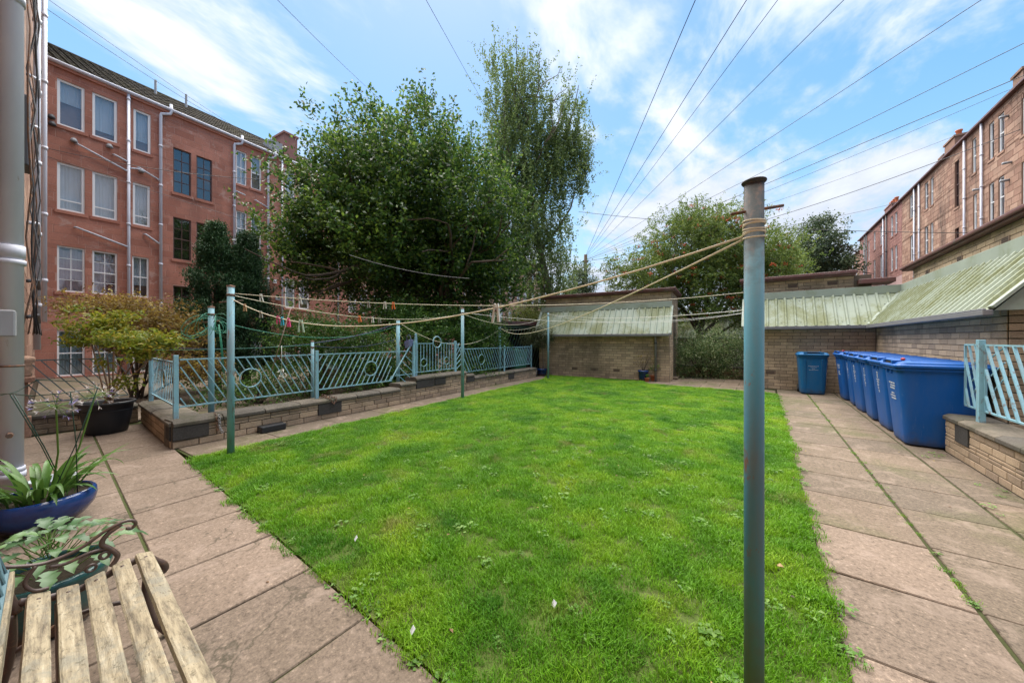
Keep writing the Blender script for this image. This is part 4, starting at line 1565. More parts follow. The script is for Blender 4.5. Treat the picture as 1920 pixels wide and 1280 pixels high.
# upper walls
FAu = frame((-.46, 12.17 + RUNr - .02), (1, 0))
FBu = frame((2.25 + RUNr - .02, 12.17), (0, -1))
wall_sheet('wall', FAu, 0, 2.75, ZR, 3.12, [], M['brick_mortar'], BS, .1, .1)
wall_sheet('wall', FBu, -.4, LB, ZR, 3.12, [], M['brick_mortar'], BS, .1, .1)
zu = ZR + RISEr + .13
vu = [(a - .11, a + .11, 2.90, 2.99) for a in (.35, 1.15, 2.0)]
pcs.course(FAu, 0, 2.42, zu, 3.11, .088, .28, .010, vu, 0, .03)
for o_ in vu:
    air_brick(BS, FAu, (o_[0] + o_[1]) / 2, 2.945)
vb = [(a - .11, a + .11, 2.86, 2.95) for a in (.55, 2.1, 3.6, 5.0)]
pcs.course(FBu, -.35, LB, zu, 3.11, .088, .28, .010, vb, 0, .03)
for o_ in vb:
    air_brick(BS, FBu, (o_[0] + o_[1]) / 2, 2.905)
pcs.emit(300)
canopy(BS, FA, -.02, LA + RUNr - .16, ZR - .01, RISEr, RUNr, .15, .205, None, LA - .15, True, False)
canopy(BS, FB, -(RUNr - .16), LB + .14, ZR - .01, RISEr, RUNr, .15, .205, .15, None, False, True)
vl = MB()
va0 = FA(LA - .15, .15, ZR + .02)
va1 = FA(LA - .15 + RUNr, .15 - RUNr, ZR + RISEr + .03)
vl.bar(va0, va1, .14, .02)
vl.build('valley_trim', M['flash'], BS)
fa = MB()
fa.fbox(FA, -.12, 2.44, -2.7, -RUNr + .15, 3.12, 3.165).fbox(FA, -.14, 2.47, -2.72, -RUNr + .19, 3.165, 3.25)
fa.build('flat_roof', M['fascia'], BS, bevel=.015)
fa = MB()
fa.fbox(FB, -.75, LB + .14, -3.4, -RUNr + .13, 3.12, 3.16).fbox(FB, -.78, LB + .17, -3.42, -RUNr + .17, 3.16, 3.22)
fa.build('flat_roof', M['fascia'], BS, bevel=.015)
fa = MB()
fa.fbox(FA, 2.48, 3.15, -1.1, -RUNr + .22, 2.86, 2.98)
fa.build('parapet_gutter', M['fascia'], BS, bevel=.012)

# ---- green-slatted shelter and low structure beyond the left wall
gs = thing('slatted_bin_shelter', 'dark green shelter with a slanting slatted front behind the far left railing', 'shelter', P(960, 700, 14.2))
ga, gb2 = Vector(P(868, 660, 13.2)), Vector(P(1010, 660, 14.6))
gd = (gb2 - ga)
gd.z = 0
FGS = frame((ga.x, ga.y), (gd.x, gd.y))
GL = gd.length
MB().fbox(FGS, -.2, GL + .8, -1.6, .18, 1.98, 2.14).build('flat_roof', M['fascia'], gs, bevel=.01)
sg = paint('dark_green_painted_slat', (.05, .10, .075), None, .6, dirt=(.10, .12, .08))
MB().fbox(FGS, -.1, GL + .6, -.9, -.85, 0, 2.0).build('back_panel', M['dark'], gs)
k = 0
while k * .13 < GL + .9:
    a = -.1 + k * .13
    p, q = (a, .15), (a + .62, 1.95)
    if q[0] > GL + .6:
        f = (GL + .6 - p[0]) / .62
        q = (GL + .6, .15 + 1.8 * f)
    MB().bar(FGS(p[0], .0, p[1]), FGS(q[0], 0, q[1]), .05, .02).build('slat', sg, gs)
    k += 1
MB().fbox(FGS, -.1, GL + .6, -.02, .05, 1.86, 1.97).build('head_rail', sg, gs)

lowb = thing('sunken_brick_store', 'low brown brick store with a sloping green sheet seen through the left railing', 'shed', (-8.2, 4.2, 0))
FLB = frame((-8.5, 4.05), (-.05, 1))
wall_sheet('wall', FLB, 0, 1.9, -.05, .80, [], M['brick_mortar'], lowb, .1, 1.0)
p2 = Pieces(lowb, 'brick', 'brickwork', M['brick'], .008, .004, .001)
p2.course(FLB, 0, 1.9, 0, .78, .088, .28, .010, (), 0, .03)
p2.emit(60)
sh_ = MB()
sh_.add([FLB(-.12, .12, .72), FLB(.12, .12, .66), FLB(.45, -.4, 1.12), FLB(.1, -.5, 1.16)], [(0, 1, 2, 3)])
o = sh_.build('sloping_sheet', M['flash'], lowb)
md = o.modifiers.new('thick', 'SOLIDIFY')
md.thickness = .02

# green canopy roof glimpsed behind the rowan
gc = thing('far_canopy_shed', 'pale green corrugated roof glimpsed between the rowan trunks', 'shed', (-1.5, 21, 0))
FCS = frame((-4.4, 20.2), (5.5, .5))
wall_sheet('wall', FCS, 0, 5.6, -.05, 1.5, [], M['brick'], gc, .1, 2.0)
canopy(gc, FCS, -.1, 5.7, 1.5, .9, .7, .15, .24, None, None, True, True)
MB().fbox(FCS, -.1, 5.7, -2.2, -.5, 2.6, 2.75).build('flat_roof', M['fascia'], gc)
# low back wall under the variegated shrub
FBK = frame((-3.2, 14.5), (1, 0))
low_wall('back_wall', 'low shaded brick wall under the variegated shrub between the two sheds', FBK, [(0, 3.0, .42)], .3, limit=60)


# ================================================================== WHEELIE BINS
def rrect(w, d, r, z, y0=0.0, n=4):
    pts = []
    for cx_, cy_, a0 in ((w / 2 - r, d / 2 - r, 0), (-w / 2 + r, d / 2 - r, 90), (-w / 2 + r, -d / 2 + r, 180), (w / 2 - r, -d / 2 + r, 270)):
        for i in range(n + 1):
            a = R(a0 + 90 * i / n)
            pts.append((cx_ + r * math.cos(a), cy_ + r * math.sin(a) + y0, z))
    return pts


def loft(rings, cap0=True, cap1=True):
    mb = MB()
    n = len(rings[0])
    for r_ in rings:
        mb.v += [tuple(p) for p in r_]
    for i in range(len(rings) - 1):
        for k in range(n):
            k2 = (k + 1) % n
            mb.f.append((i * n + k, i * n + k2, (i + 1) * n + k2, (i + 1) * n + k))
    if cap0:
        mb.f.append(tuple(reversed(range(n))))
    if cap1:
        mb.f.append(tuple((len(rings) - 1) * n + k for k in range(n)))
    return mb


def make_bin(w, d, h, mat, label, group, style, panels=False):
    """front faces local -y"""
    t = thing('wheelie_bin', label, 'wheelie bin', (0, 0, 0), 0, group)
    r0, r1 = .07, .085
    rings = []
    for f, e in ((0, .0), (.012, .015), (.06, .02), (.5, .0), (1, 0)):
        ww = w * (.78 + .18 * f) + e * .4
        dd = d * (.68 + .26 * f) + e * .4
        yy = -.02 * (1 - f)
        rings.append(rrect(ww, dd, r0 + (r1 - r0) * f, .02 + (h - .12) * f, yy))
    loft(rings, True, False).build('body', mat, t, True)
    z = h - .10
    rim = loft([rrect(w * .965, d * .955, .085, z - .035), rrect(w * 1.0, d * .99, .09, z - .03), rrect(w * 1.0, d * .99, .09, z), rrect(w * .96, d * .95, .085, z + .004)], False, False)
    rim.build('rim', mat, t)
    for s in (-1, 1):
        rb_ = MB().box(s * w * .12 - .008, s * w * .12 + .008, -d * .5 + .012, -d * .5 + .06, z - .09, z - .03)
        rb_.build('rim_rib', mat, t)
    lid = loft([rrect(w * 1.03, d * 1.02, .085, z + .006), rrect(w * 1.04, d * 1.04, .09, z + .012), rrect(w * 1.04, d * 1.04, .09, z + .038), rrect(w * 1.0, d * .99, .085, z + .050),
                rrect(w * .97, d * .95, .08, z + .052), rrect(w * .94, d * .90, .075, z + .075), rrect(w * .80, d * .76, .07, z + .088)], True, True)
    lo = lid.build('lid', mat, t)
    md = lo.modifiers.new('bevel', 'BEVEL')
    md.width = .004
    md.segments = 1
    md.limit_method = 'ANGLE'
    # front hand grips
    gp = MB()
    y = -d * .5 + .02
    gp.box(-w * .22, w * .22, y - .012, y + .022, z + .088, z + .102)
    for s in (-1, 1):
        gp.box(s * w * .27 - .035, s * w * .27 + .035, y - .02, y + .07, z + .05, z + .100)
    gp.build('grip', mat, lo, bevel=.006)
    dk = MB()
    dk.box(-w * .215, w * .215, y - .004, y + .016, z + .0535, z + .087)
    dk.build('grip_hollow', M['dark'], lo)
    rg = MB()
    for s in (-1, 1):
        rg.box(s * w * .30 - .012, s * w * .30 + .012, -d * .30, d * .36, z + .086, z + .096)
    rg.build('lid_rib', mat, lo, bevel=.004)
    hb = MB().tube([(-w * .36, d * .5 + .045, z - .01), (w * .36, d * .5 + .045, z - .01)], .016, 8)
    for s in (-1, 0, 1):
        hb.box(s * w * .34 - .015, s * w * .34 + .015, d * .46, d * .5 + .05, z - .03, z + .01)
    hb.build('rear_handle', mat, t)
    for s in (-1, 1):
        wh = MB()
        cx_ = s * (w * .40)
        wh.tube([(cx_ - .025, d * .36, .10), (cx_ + .025, d * .36, .10)], .10, 18)
        wo = wh.build('wheel', M['rubber'], t, True)
        MB().tube([(cx_ - .028, d * .36, .10), (cx_ + .028, d * .36, .10)], .045, 12).build('hub', M['pipe_dark'], wo)
    if panels:
        for s in (-1, 1):
            MB().add([(s * w * .27, -d * .345, .05), (s * w * .27 + s * .05, -d * .325, .05), (s * w * .30 + s * .05, -d * .455, z - .06), (s * w * .30, -d * .475, z - .06)], [(0, 1, 2, 3)])
            q = MB()
            q.bar((s * w * .25, -d * .337, .04), (s * w * .275, -d * .468, z - .08), .05, .025)
            q.build('front_rib', mat, t, bevel=.006)
    # printed marks on the front, too worn to read
    rnd = random.Random(style)
    pr = MB()

    def strip(x0, x1, zc_, hh):
        x = x0
        while x < x1 - .004:
            ww_ = rnd.uniform(.008, .022)
            xe = min(x + ww_, x1)
            f = (zc_ - .02) / (h - .12)
            yy = -(d * (.68 + .26 * f)) / 2 - .02 * (1 - f) - .0025
            f2 = (zc_ + hh - .02) / (h - .12)
            yy2 = -(d * (.68 + .26 * f2)) / 2 - .02 * (1 - f2) - .0025
            pr.add([(x, yy, zc_), (xe, yy, zc_), (xe, yy2, zc_ + hh), (x, yy2, zc_ + hh)], [(0, 1, 2, 3)])
            x = xe + rnd.uniform(.003, .008)
    if style in (1, 6):
        for k, (a, b) in enumerate(((-.10, .10), (-.06, .10), (-.075, .09), (-.05, .05), (-.09, .08), (-.07, .09))):
            strip(a * 1.3, b * 1.3, h - .33 - .036 * k - (.034 if k > 2 else 0), .018)
    elif style == 0:
        for k, (a, b) in enumerate(((-.10, .10), (-.06, .06), (-.03, .03), (-.09, .09))):
            strip(a, b, h - .36 - .032 * k, .007)
    else:
        strip(-.028, .030, h - .26, .028)
        strip(-.022, .024, h - .30, .030)
        strip(-.02, .02, h - .33, .022)
        strip(-.075, .08, h - .365, .016)
        for k in range(7):
            strip(-.06 + .006 * k, .055 - rnd.uniform(0, .04), h - .40 - .026 * k, .009 if k % 2 else .016)
    pr.build('printed_marks', M['print'], t)
    return t


BG = 'blue wheelie bins in the row against the bin store'
labs = ['nearest blue wheelie bin with a red scrap on its lid beside the mossy wall', 'second blue wheelie bin from the front of the row',
        'third blue wheelie bin from the front, in the middle of the row', 'fourth blue wheelie bin from the front of the row',
        'fifth blue wheelie bin, next to last before the brick corner', 'farthest blue wheelie bin in the row, nearest the brick corner']
for i, (y, x, dr) in enumerate(((7.0, 1.82, 0), (7.86, 1.84, 1.5), (8.68, 1.83, -1), (9.48, 1.82, 2), (10.28, 1.84, -2), (11.1, 1.80, 1))):
    b = make_bin(.72, .84, 1.12, M['bin'], labs[i], BG, i + 1)
    b.location = (x, y, .0)
    b.rotation_euler = (0, 0, R(-90 + dr))
b = make_bin(.59, .62, 1.08, M['bin_teal'], 'separate greener blue wheelie bin facing the camera by the far brick wall', None, 0, True)
b.location = (1.0, 11.72, 0)
b.rotation_euler = (0, 0, R(3))
b = make_bin(.60, .62, 1.05, M['bin_green'], 'pale green bin standing behind the far left railing', None, 0, True)
b.location = P(972, 700, 13.6)[:2] + (0,)
b.rotation_euler = (0, 0, R(60))
for n_, (x, y, z) in (('nearest', (1.52, 6.86, 1.108)), ('farthest', (1.50, 11.05, 1.105))):
    s = MB().tube([(x, y, z + .022), (x + .01, y + .06, z + .022)], .022, 10)
    tag = s.build('plastic_scrap', M['red_plastic'], None, True)
    put(tag, 'small red plastic scrap lying on the lid of the %s blue bin' % n_, 'litter')


# ================================================================== CLOTHES POLES
def pole(label, x, y, ztop, r, mat, z0=-.02, group='clothes poles round the lawn', collar=True, cross=None, flare=False, hook=True):
    t = thing('clothes_pole', label, 'clothes pole', (x, y, z0), 0, group)
    MB().tube([(x, y, z0), (x, y, ztop)], r, 20).build('pole', mat, t, True)
    if flare:
        o = MB().lathe([(r * 1.0, ztop - .010), (r * 1.22, ztop - .003), (r * 1.27, ztop + .000), (r * 1.24, ztop + .003), (r * .85, ztop + .004), (0, ztop + .002)], 24, (x, y, 0))
        o.build('flared_head', M['big_pole'], t, True)
    else:
        MB().lathe([(r * 1.12, ztop - .02), (r * 1.15, ztop), (0, ztop + .012)], 16, (x, y, 0)).build('cap', M['rusty'], t, True)
        MB().tube([(x, y, ztop - .13), (x, y, ztop - .10)], r * 1.18, 16).build('collar', M['rusty'], t, True)
    if cross:
        z, a, b, dx, dy, rr = cross
        MB().tube([(x - dx * a, y - dy * a, z - .012), (x + dx * b, y + dy * b, z + .012)], rr, 10).build('cross_pin', M['rusty'], t, True)
    return t


PB = M['post_blue']
BP = (-.028, 1.505)
pole('large near blue clothes pole with rusty flared head rising through the right of the view', BP[0], BP[1], 1.965, .0305, M['big_pole'], cross=(1.865, .078, .098, .86, .50, .0055), flare=True)
P1 = (-5.21, 1.31)
pole('blue clothes pole at the near left corner of the lawn beside the chained wall', P1[0], P1[1], 2.05, .037, PB, cross=(1.86, .13, .14, .75, .66, .008))
P2 = (-5.68, 5.75)
pole('blue clothes pole half way along the left lawn edge', P2[0], P2[1], 2.13, .037, PB)
P3 = (-6.12, 10.45)
pole('slim blue clothes pole in front of the left brick shed', P3[0], P3[1], 2.36, .034, PB)
RM = (-.085, 6.1)
pole('middle blue clothes pole on the right lawn edge, hidden behind the big one', RM[0], RM[1], 2.12, .034, PB)
RF = (-.16, 10.7)
pole('far blue clothes pole at the far right corner of the lawn', RF[0], RF[1], 2.15, .034, PB)
GP = 'clothes poles beyond the left garden wall'
Q1 = (-6.56, 1.42)
pole('clothes pole draped with tangled green cord behind the wall corner', Q1[0], Q1[1], 1.88, .037, PB, .0, GP, cross=(1.66, .12, .12, .75, .66, .008))
Q2 = (-6.82, 4.80)
pole('clothes pole with looped yellow line and hanging blue peg basket', Q2[0], Q2[1], 1.86, .042, PB, .0, GP)
Q3 = (-6.62, 2.85)
pole('short thin clothes pole just behind the railing post', Q3[0], Q3[1], 1.37, .026, PB, .0, GP)
Q4 = (-7.15, 9.0)
pole('clothes pole before the slatted green shelter', Q4[0], Q4[1], 1.84, .042, PB, .0, GP)
wr = MB()
for k in range(7):
    z = 1.765 + .010 * k
    wr.ring((BP[0], BP[1], z + .004 * math.sin(k * 2)), (1, 0, .10 * math.sin(k * 1.9)), (0, 1, .12 * math.cos(k * 2.3)), .0335, .0030, 20, 5)
put(wr.build('rope_coil', M['line'], None, True), 'cream rope wound round the rusty head of the big near pole', 'rope')


def line_pts(a, b, sag, n=28):
    a, b = Vector(a), Vector(b)
    return [a + (b - a) * (i / n) - Vector((0, 0, sag * 4 * (i / n) * (1 - i / n))) for i in range(n + 1)]


def rope(name, label, a, b, sag, r, mat, cat='clothes line', group=None, n=28):
    pts = line_pts(a, b, sag, n)
    o = MB().tube(pts, r, 5).build(name, mat, None, True)
    put(o, label, cat, group)
    return pts


CLG = 'clothes lines strung across the lawn'
lineA = rope('clothes_line', 'cream line sagging from the big near pole to the near left pole with coloured pegs', (BP[0] - .03, BP[1], 1.775), (*P1, 1.90), .335, .0042, M['line'], group=CLG)
lineB = rope('clothes_line', 'cream clothes line from the big near pole towards the pole before the slatted shelter', (BP[0] - .03, BP[1], 1.765), (*Q4, 1.80), .28, .0042, M['line'], group=CLG)
lineC = rope('clothes_line', 'upper clothes line from the near left pole to the middle right pole', (*P1, 1.96), (*RM, 2.10), .18, .0038, M['line'], group=CLG)
lineD = rope('clothes_line', 'clothes line along the left lawn edge between the first two poles', (*P1, 1.94), (*P2, 1.99), .20, .0038, M['line'], group=CLG)
rope('clothes_line', 'clothes line from the half way left pole to the far right pole', (*P2, 2.03), (*RF, 2.12), .26, .0042, M['line_white'], group=CLG)
rope('clothes_line', 'clothes line from the slim pole by the shed to the far right pole', (*P3, 2.28), (*RF, 2.12), .30, .0042, M['line_white'], group=CLG)
rope('clothes_line', 'clothes line from the slim pole by the shed to the middle right pole', (*P3, 2.30), (*RM, 1.84), .14, .0042, M['line_white'], group=CLG)
rope('clothes_line', 'clothes line between the half way left pole and the slim pole by the shed', (*P2, 2.00), (*P3, 2.25), .30, .0042, M['line'], group=CLG)
rope('clothes_line', 'yellowish line drooping over the ringed railing panel beyond the wall', (*Q2, 1.80), (*Q4, 1.74), .52, .006, M['line'], group=CLG)
rope('clothes_line', 'pale line from the slatted shelter pole to the slim pole by the shed', (*Q4, 1.76), (*P3, 2.05), .16, .005, M['line'], group=CLG)
rope('clothes_line', 'green line between the corded pole and the basket pole', (*Q1, 1.70), (*Q2, 1.72), .28, .005, M['line_green'], group=CLG)
rope('clothes_line', 'navy line from the thin pole to the basket pole', (*Q3, 1.33), (*Q2, 1.78), .06, .008, M['line_navy'], group=CLG)
rope('clothes_line', 'navy line from the thin pole back towards the lime shrub', (*Q3, 1.32), (-9.2, 1.3, 1.25), .06, .007, M['line_navy'], group=CLG)
rope('clothes_line', 'pale green line running left from the thin pole over the railing', (*Q3, 1.30), (-8.6, .9, 1.22), .03, .004, M['line_green'], group=CLG)
rope('clothes_line', 'low dark line from the thin pole to the basket pole', (*Q3, 1.28), (*Q2, 1.42), .10, .005, M['line_navy'], group=CLG)

# tangled cords
ct = MB()
for k in range(16):
    a = k * 1.7
    c = Vector((Q1[0], Q1[1], 1.66 + .02 * math.sin(k)))
    e1 = Vector((math.cos(a), math.sin(a), .2 * math.sin(k * 3)))
    rad = .10 + .03 * (k % 4)
    pts = []
    for i in range(17):
        q = 2 * math.pi * i / 16
        pts.append(c + e1 * (rad * (1 - math.cos(q))) + Vector((-.3 * e1.y, .3 * e1.x, 0)) * rad * math.sin(q) * .6 + Vector((0, 0, rad * .75 * math.sin(q) - .4 * rad * (1 - math.cos(q)))))
    ct.tube(pts, .0032, 5, False)
for k in range(4):
    ct.tube([(Q1[0] + .08 + .02 * k, Q1[1] + .06, 1.62), (Q1[0] + .12 + .03 * k, Q1[1] + .08, 1.3), (Q1[0] + .10 + .05 * k, Q1[1] + .1, .95 - .06 * k)], .003, 5)
put(ct.build('cord_tangle', M['line_green'], None, True), 'tangle of green cord looped round the pole behind the wall corner', 'cord')
ct = MB()
for k in range(4):
    c = Vector((Q2[0], Q2[1], 1.66 - .06 * k))
    a = k * 2.2
    pts = [c + Vector((math.cos(a), math.sin(a), 0)) * (.07 + .05 * math.sin(q_ * math.pi / 8) ** 2) * math.cos(q_ * math.pi / 8 * .5) + Vector((.07 * math.sin(q_ * math.pi / 8), 0, -.02 * q_)) for q_ in range(17)]
    ct.tube(pts, .004, 5, False)
put(ct.build('line_loops', paint('yellow_green_line', (.40, .45, .14), None, .6), None, True), 'loose yellow green line wound on the basket pole', 'rope')
bk = thing('peg_basket', 'lilac blue plastic peg basket hanging tilted from the pole behind the railing', 'basket', (Q2[0] + .18, Q2[1] + .16, 1.22))
bp = origin_of(bk)
lil = paint('lilac_plastic', (.22, .25, .48), None, .5)
bb_ = loft([[(p[0], p[1] + .0, z + p[0] * .35) for p in rrect(w_, w_ * .7, .03, 0)] for w_, z in ((.15, 0), (.19, .14), (.20, .145))], True, False)
bb_.v = [tuple(Vector(v) + bp) for v in bb_.v]
bb_.build('basket_body', lil, bk)
for k in range(4):
    rr_ = [tuple(Vector((p[0], p[1], .03 + .032 * k + p[0] * .35)) + bp) for p in rrect(.158 + .012 * k, .112 + .009 * k, .03, 0)]
    MB().tube(rr_ + [rr_[0]], .005, 4).build('basket_rib', lil, bk)
MB().tube([bp + Vector((-.09, 0, .12)), bp + Vector((-.05, 0, .27)), bp + Vector((.04, 0, .29)), bp + Vector((.09, 0, .18))], .004, 5).build('basket_handle', lil, bk)


def peg(label, p, c, rz=0., size=1.0, tilt=0.):
    t = thing('clothes_peg', label, 'clothes peg', p, rz, 'pegs on the clothes lines')
    for s in (-1, 1):
        MB().add([], [])
        q = MB()
        w_ = .0055 * size
        q.add([(s * .002, -w_, .014 * size), (s * .009 * size, -w_, .018 * size), (s * .018 * size + tilt, -w_, -.058 * size), (s * .010 * size + tilt, -w_, -.060 * size),
               (s * .002, w_, .014 * size), (s * .009 * size, w_, .018 * size), (s * .018 * size + tilt, w_, -.058 * size), (s * .010 * size + tilt, w_, -.060 * size)],
              [(0, 1, 2, 3), (7, 6, 5, 4), (0, 4, 5, 1), (1, 5, 6, 2), (2, 6, 7, 3), (3, 7, 4, 0)])
        q.build('peg_leg', c, t, local=True)
    MB().tube([(0, -.007 * size, -.012 * size), (0, .007 * size, -.012 * size)], .005 * size, 8).build('spring', M['rusty'], t, local=True)
    return t


def on_line(pts, u):
    """point of a line that stands at photo column u"""
    for i in range(len(pts) - 1):
        r_ = []
        for p in (pts[i], pts[i + 1]):
            d = -p.x * ST + p.y * CT
            r_.append(960 + 640 * (p.x * CT + p.y * ST) / d)
        if (r_[0] - u) * (r_[1] - u) <= 0:
            f = (u - r_[0]) / (r_[1] - r_[0] + 1e-9)
            return pts[i] + (pts[i + 1] - pts[i]) * f
    return pts[len(pts) // 2]


pegc = {k: paint(k + '_peg', c, None, .5) for k, c in dict(pink=(.62, .05, .20), aqua=(.03, .35, .48), mint=(.42, .58, .46), orange=(.75, .17, .03), white=(.66, .66, .62), wooden=(.42, .27, .14), grey=(.30, .31, .28), clear=(.62, .64, .60)).items()}
for lab, ln, u, c, s in (
        ('leftmost wooden peg on the low sagging line beside the near left pole', lineA, 459, 'wooden', 1.1),
        ('grey peg on the sagging line between the wooden and the pink ones', lineA, 489, 'grey', 1.0),
        ('left one of the two hot pink pegs', lineA, 521, 'pink', 1.1),
        ('aqua blue peg between the two pink ones', lineA, 529, 'aqua', 1.1),
        ('right one of the two hot pink pegs', lineA, 541, 'pink', 1.1),
        ('large mint green peg right of the pink ones on the sagging line', lineA, 564, 'mint', 1.5),
        ('big translucent white peg high on the near line against the far houses', lineA, 931, 'clear', 1.35),
        ('white peg near the left end of the upper line', lineC, 489, 'clear', 1.2),
        ('white peg on the upper line before the open windows', lineC, 562, 'clear', 1.2),
        ('white peg left of the orange one on the upper line', lineC, 722, 'white', 1.2),
        ('orange peg on the upper line', lineC, 737, 'orange', 1.2),
        ('grey peg on the upper line before the tree trunk', lineC, 690, 'grey', 1.1),
        ('orange peg on the line along the lawn edge', lineD, 674, 'orange', 1.4),
        ('white peg on the line along the lawn edge', lineD, 698, 'white', 1.3),
        ('grey peg right of the white one on the lawn edge line', lineD, 711, 'grey', 1.3)):
    p = on_line(ln, u)
    peg(lab, tuple(p), pegc[c], R(36 + random.uniform(-25, 25)), s, random.uniform(-.008, .012))
put(MB().tube([P(545, 578, 5.0), P(508, 700, 4.9)], .006, 6).build('bamboo_cane', paint('pinkish_cane', (.30, .20, .17), None, .7), None, True), 'thin pinkish cane leaning over the left railing', 'cane')
hp = MB()
hc = Vector(P(528, 700, 5.15))
hp.ring(hc, (1, 0, .3), (0, .4, 1), .05, .004, 16, 5).ring(hc + Vector((.05, .02, -.03)), (1, .3, 0), (0, .2, 1), .035, .004, 16, 5).ring(hc + Vector((-.04, 0, .04)), (1, 0, 0), (0, 1, .6), .04, .003, 16, 5)
hp.tube([hc + Vector((0, 0, .42)), hc + Vector((.01, 0, .05))], .003, 5)
put(hp.build('wire_hanger_bundle', M['line_white'], None, True), 'bundle of pale wire rings hanging on the left railing', 'wire')


def chain(label, pts, mat, lr=.022, r=.005, name='chain'):
    mb = MB()
    for i in range(len(pts) - 1):
        a, b = Vector(pts[i]), Vector(pts[i + 1])
        L = (b - a).length
        n = max(1, int(L / (lr * 1.5)))
        d = (b - a).normalized()
        s1 = d.orthogonal().normalized()
        s2 = d.cross(s1)
        for k in range(n):
            c = a + (b - a) * ((k + .5) / n)
            e2 = (s1 if k % 2 else s2)
            c2 = MB()
            c2.ring((0, 0, 0), d, e2, lr, r, 12, 5)
            c2.v = [tuple(Vector(v) * 1.0 + c - e2 * (Vector(v).dot(e2) * .35)) for v in c2.v]
            mb.add(c2.v, c2.f)
    put(mb.build(name, mat, None, True), label, 'chain')


chain('bunch of grey steel chain hanging down the wall beside the corner block', [tuple(FW(.46, .045, .36)), tuple(FW(.47, .05, .18)), tuple(FW(.50, .055, .10))], M['lead'])
chain('second strand of steel chain at the wall corner', [tuple(FW(.43, -.02, .39)), tuple(FW(.435, .05, .33)), tuple(FW(.445, .05, .14))], M['rusty'])
chain('rusty brown chain tangled round the foot of the railing post on the wall', [tuple(FW(1.95, -.15, .37)), tuple(FW(2.02, .0, .37)), tuple(FW(2.06, .045, .30)), tuple(FW(2.10, .05, .24)), tuple(FW(2.16, .03, .35)), tuple(FW(2.02, -.04, .39)), tuple(FW(1.98, -.12, .41))], M['rusty'], .026, .006)
bx_ = MB()
bx_.fbox(FW, .92, 1.26, .02, .17, .0, .10)
bb1 = bx_.build('bait_box', M['pot_black'], None, bevel=.015)
put(bb1, 'low black plastic box on the slabs against the wall behind the near left pole', 'box')

# ================================================================== OVERHEAD WIRES
up = thing('utility_pole', 'dark timber utility pole topped with fanning wires beyond the left shed', 'utility pole', P(1098, 636, 26)[:2] + (0,))
UX, UY, UZ = P(1098, 480, 26)
MB().tube([(UX, UY, -.05), (UX, UY, UZ + .1)], [.16, .12], 12).build('mast', M['wood_pole'], up, True)
MB().tube([(UX - .18, UY - .1, UZ - .45), (UX + .18, UY + .1, UZ - .45)], .04, 8).build('cross_arm', M['pipe_dark'], up)
for s in (-1, 1):
    MB().lathe([(.0, 0), (.05, 0), (.06, .08), (.03, .12), (0, .13)], 10, (UX + s * .15, UY + s * .08, UZ - .42)).build('insulator', M['lead'], up, True)


def wire(label, a, b, sag, r, group='overhead wires fanning from the utility pole'):
    o = MB().tube(line_pts(a, b, sag, 24), r, 4).build('overhead_wire', M['wire'], None)
    put(o, label, 'wire', group)


def to_wall(u, v, y=-.31, z=11.5, top=(UX, UY, UZ)):
    """where a wire from the pole crossing photo point (u, v) reaches the near wall"""
    r_ = Vector(P(u, v, 1)) - Vector((0, 0, 1.4))
    t_ = Vector(top) - Vector((0, 0, 1.4))
    n_ = t_.cross(r_)
    return (-(n_.y * y + n_.z * (z - 1.4)) / n_.x, y, z)


names = ['first', 'second', 'third', 'fourth', 'fifth', 'sixth', 'seventh', 'eighth']
for i, ((u, v), r) in enumerate(zip(((1304, 0), (1399, 0), (1456, 0), (1577, 0), (1827, 0), (1920, 70), (1920, 128)), (.011, .011, .009, .011, .010, .010, .012))):
    wire('%s wire from the left of the fan rising from the utility pole' % names[i], (UX, UY, UZ - .05 * i), to_wall(u, v), .0, r)
RBx = lambda u, v, t: tuple(FR(-t, .05, 0)[:2]) + (1.4 - (v - 636) * (-FR(-t, .05, 0)[0] * ST + FR(-t, .05, 0)[1] * CT) / 640,)
wire('eighth wire of the fan, reaching the right tenement gable', (UX, UY, UZ - .3), RBx(1885, 168, -1.4), .25, .010)
wire('thin wire of the fan ending at the tenement eaves', (UX, UY, UZ - .35), RBx(1800, 252, 3.8), .35, .009)
wire('thick sagging wire of the fan crossing the right tenement', (UX, UY, UZ - .4), RBx(1915, 243, -2.2), .8, .016)
WG = 'other wires crossing the yard'
for lab, p, q, sg_, r in (
        ('nearly level dark wire from the birch to the right tenement', P(1085, 397, 22), P(1905, 437, 15), .35, .014),
        ('wire rising from the big tree to the top edge of the sky', P(715, 188, 14), P(520, 0, 6), .05, .006),
        ('wire rising from the birch to the top edge of the sky', P(900, 182, 16), P(797, -3, 6.5), .0, .006),
        ('upper of the two wires over the left roof', P(470, 256, 19), P(86, -4, 9), .1, .008),
        ('lower of the two wires over the left roof', P(470, 256, 19), P(86, 16, 9), .15, .008),
        ('thin dark cable crossing the left tenement windows', P(62, 272, 11), P(545, 338, 12.5), .25, .009),
        ('second thin cable drooping across the left tenement', P(62, 285, 11), P(545, 442, 12.5), .0, .006),
        ('faint wire low over the far sycamore', P(1440, 430, 18), P(1690, 378, 29), .1, .010),
        ('dark cable drooping in front of the big tree crown', P(655, 478, 8.2), P(880, 522, 8.2), .1, .008)):
    wire(lab, p, q, sg_, r, WG)


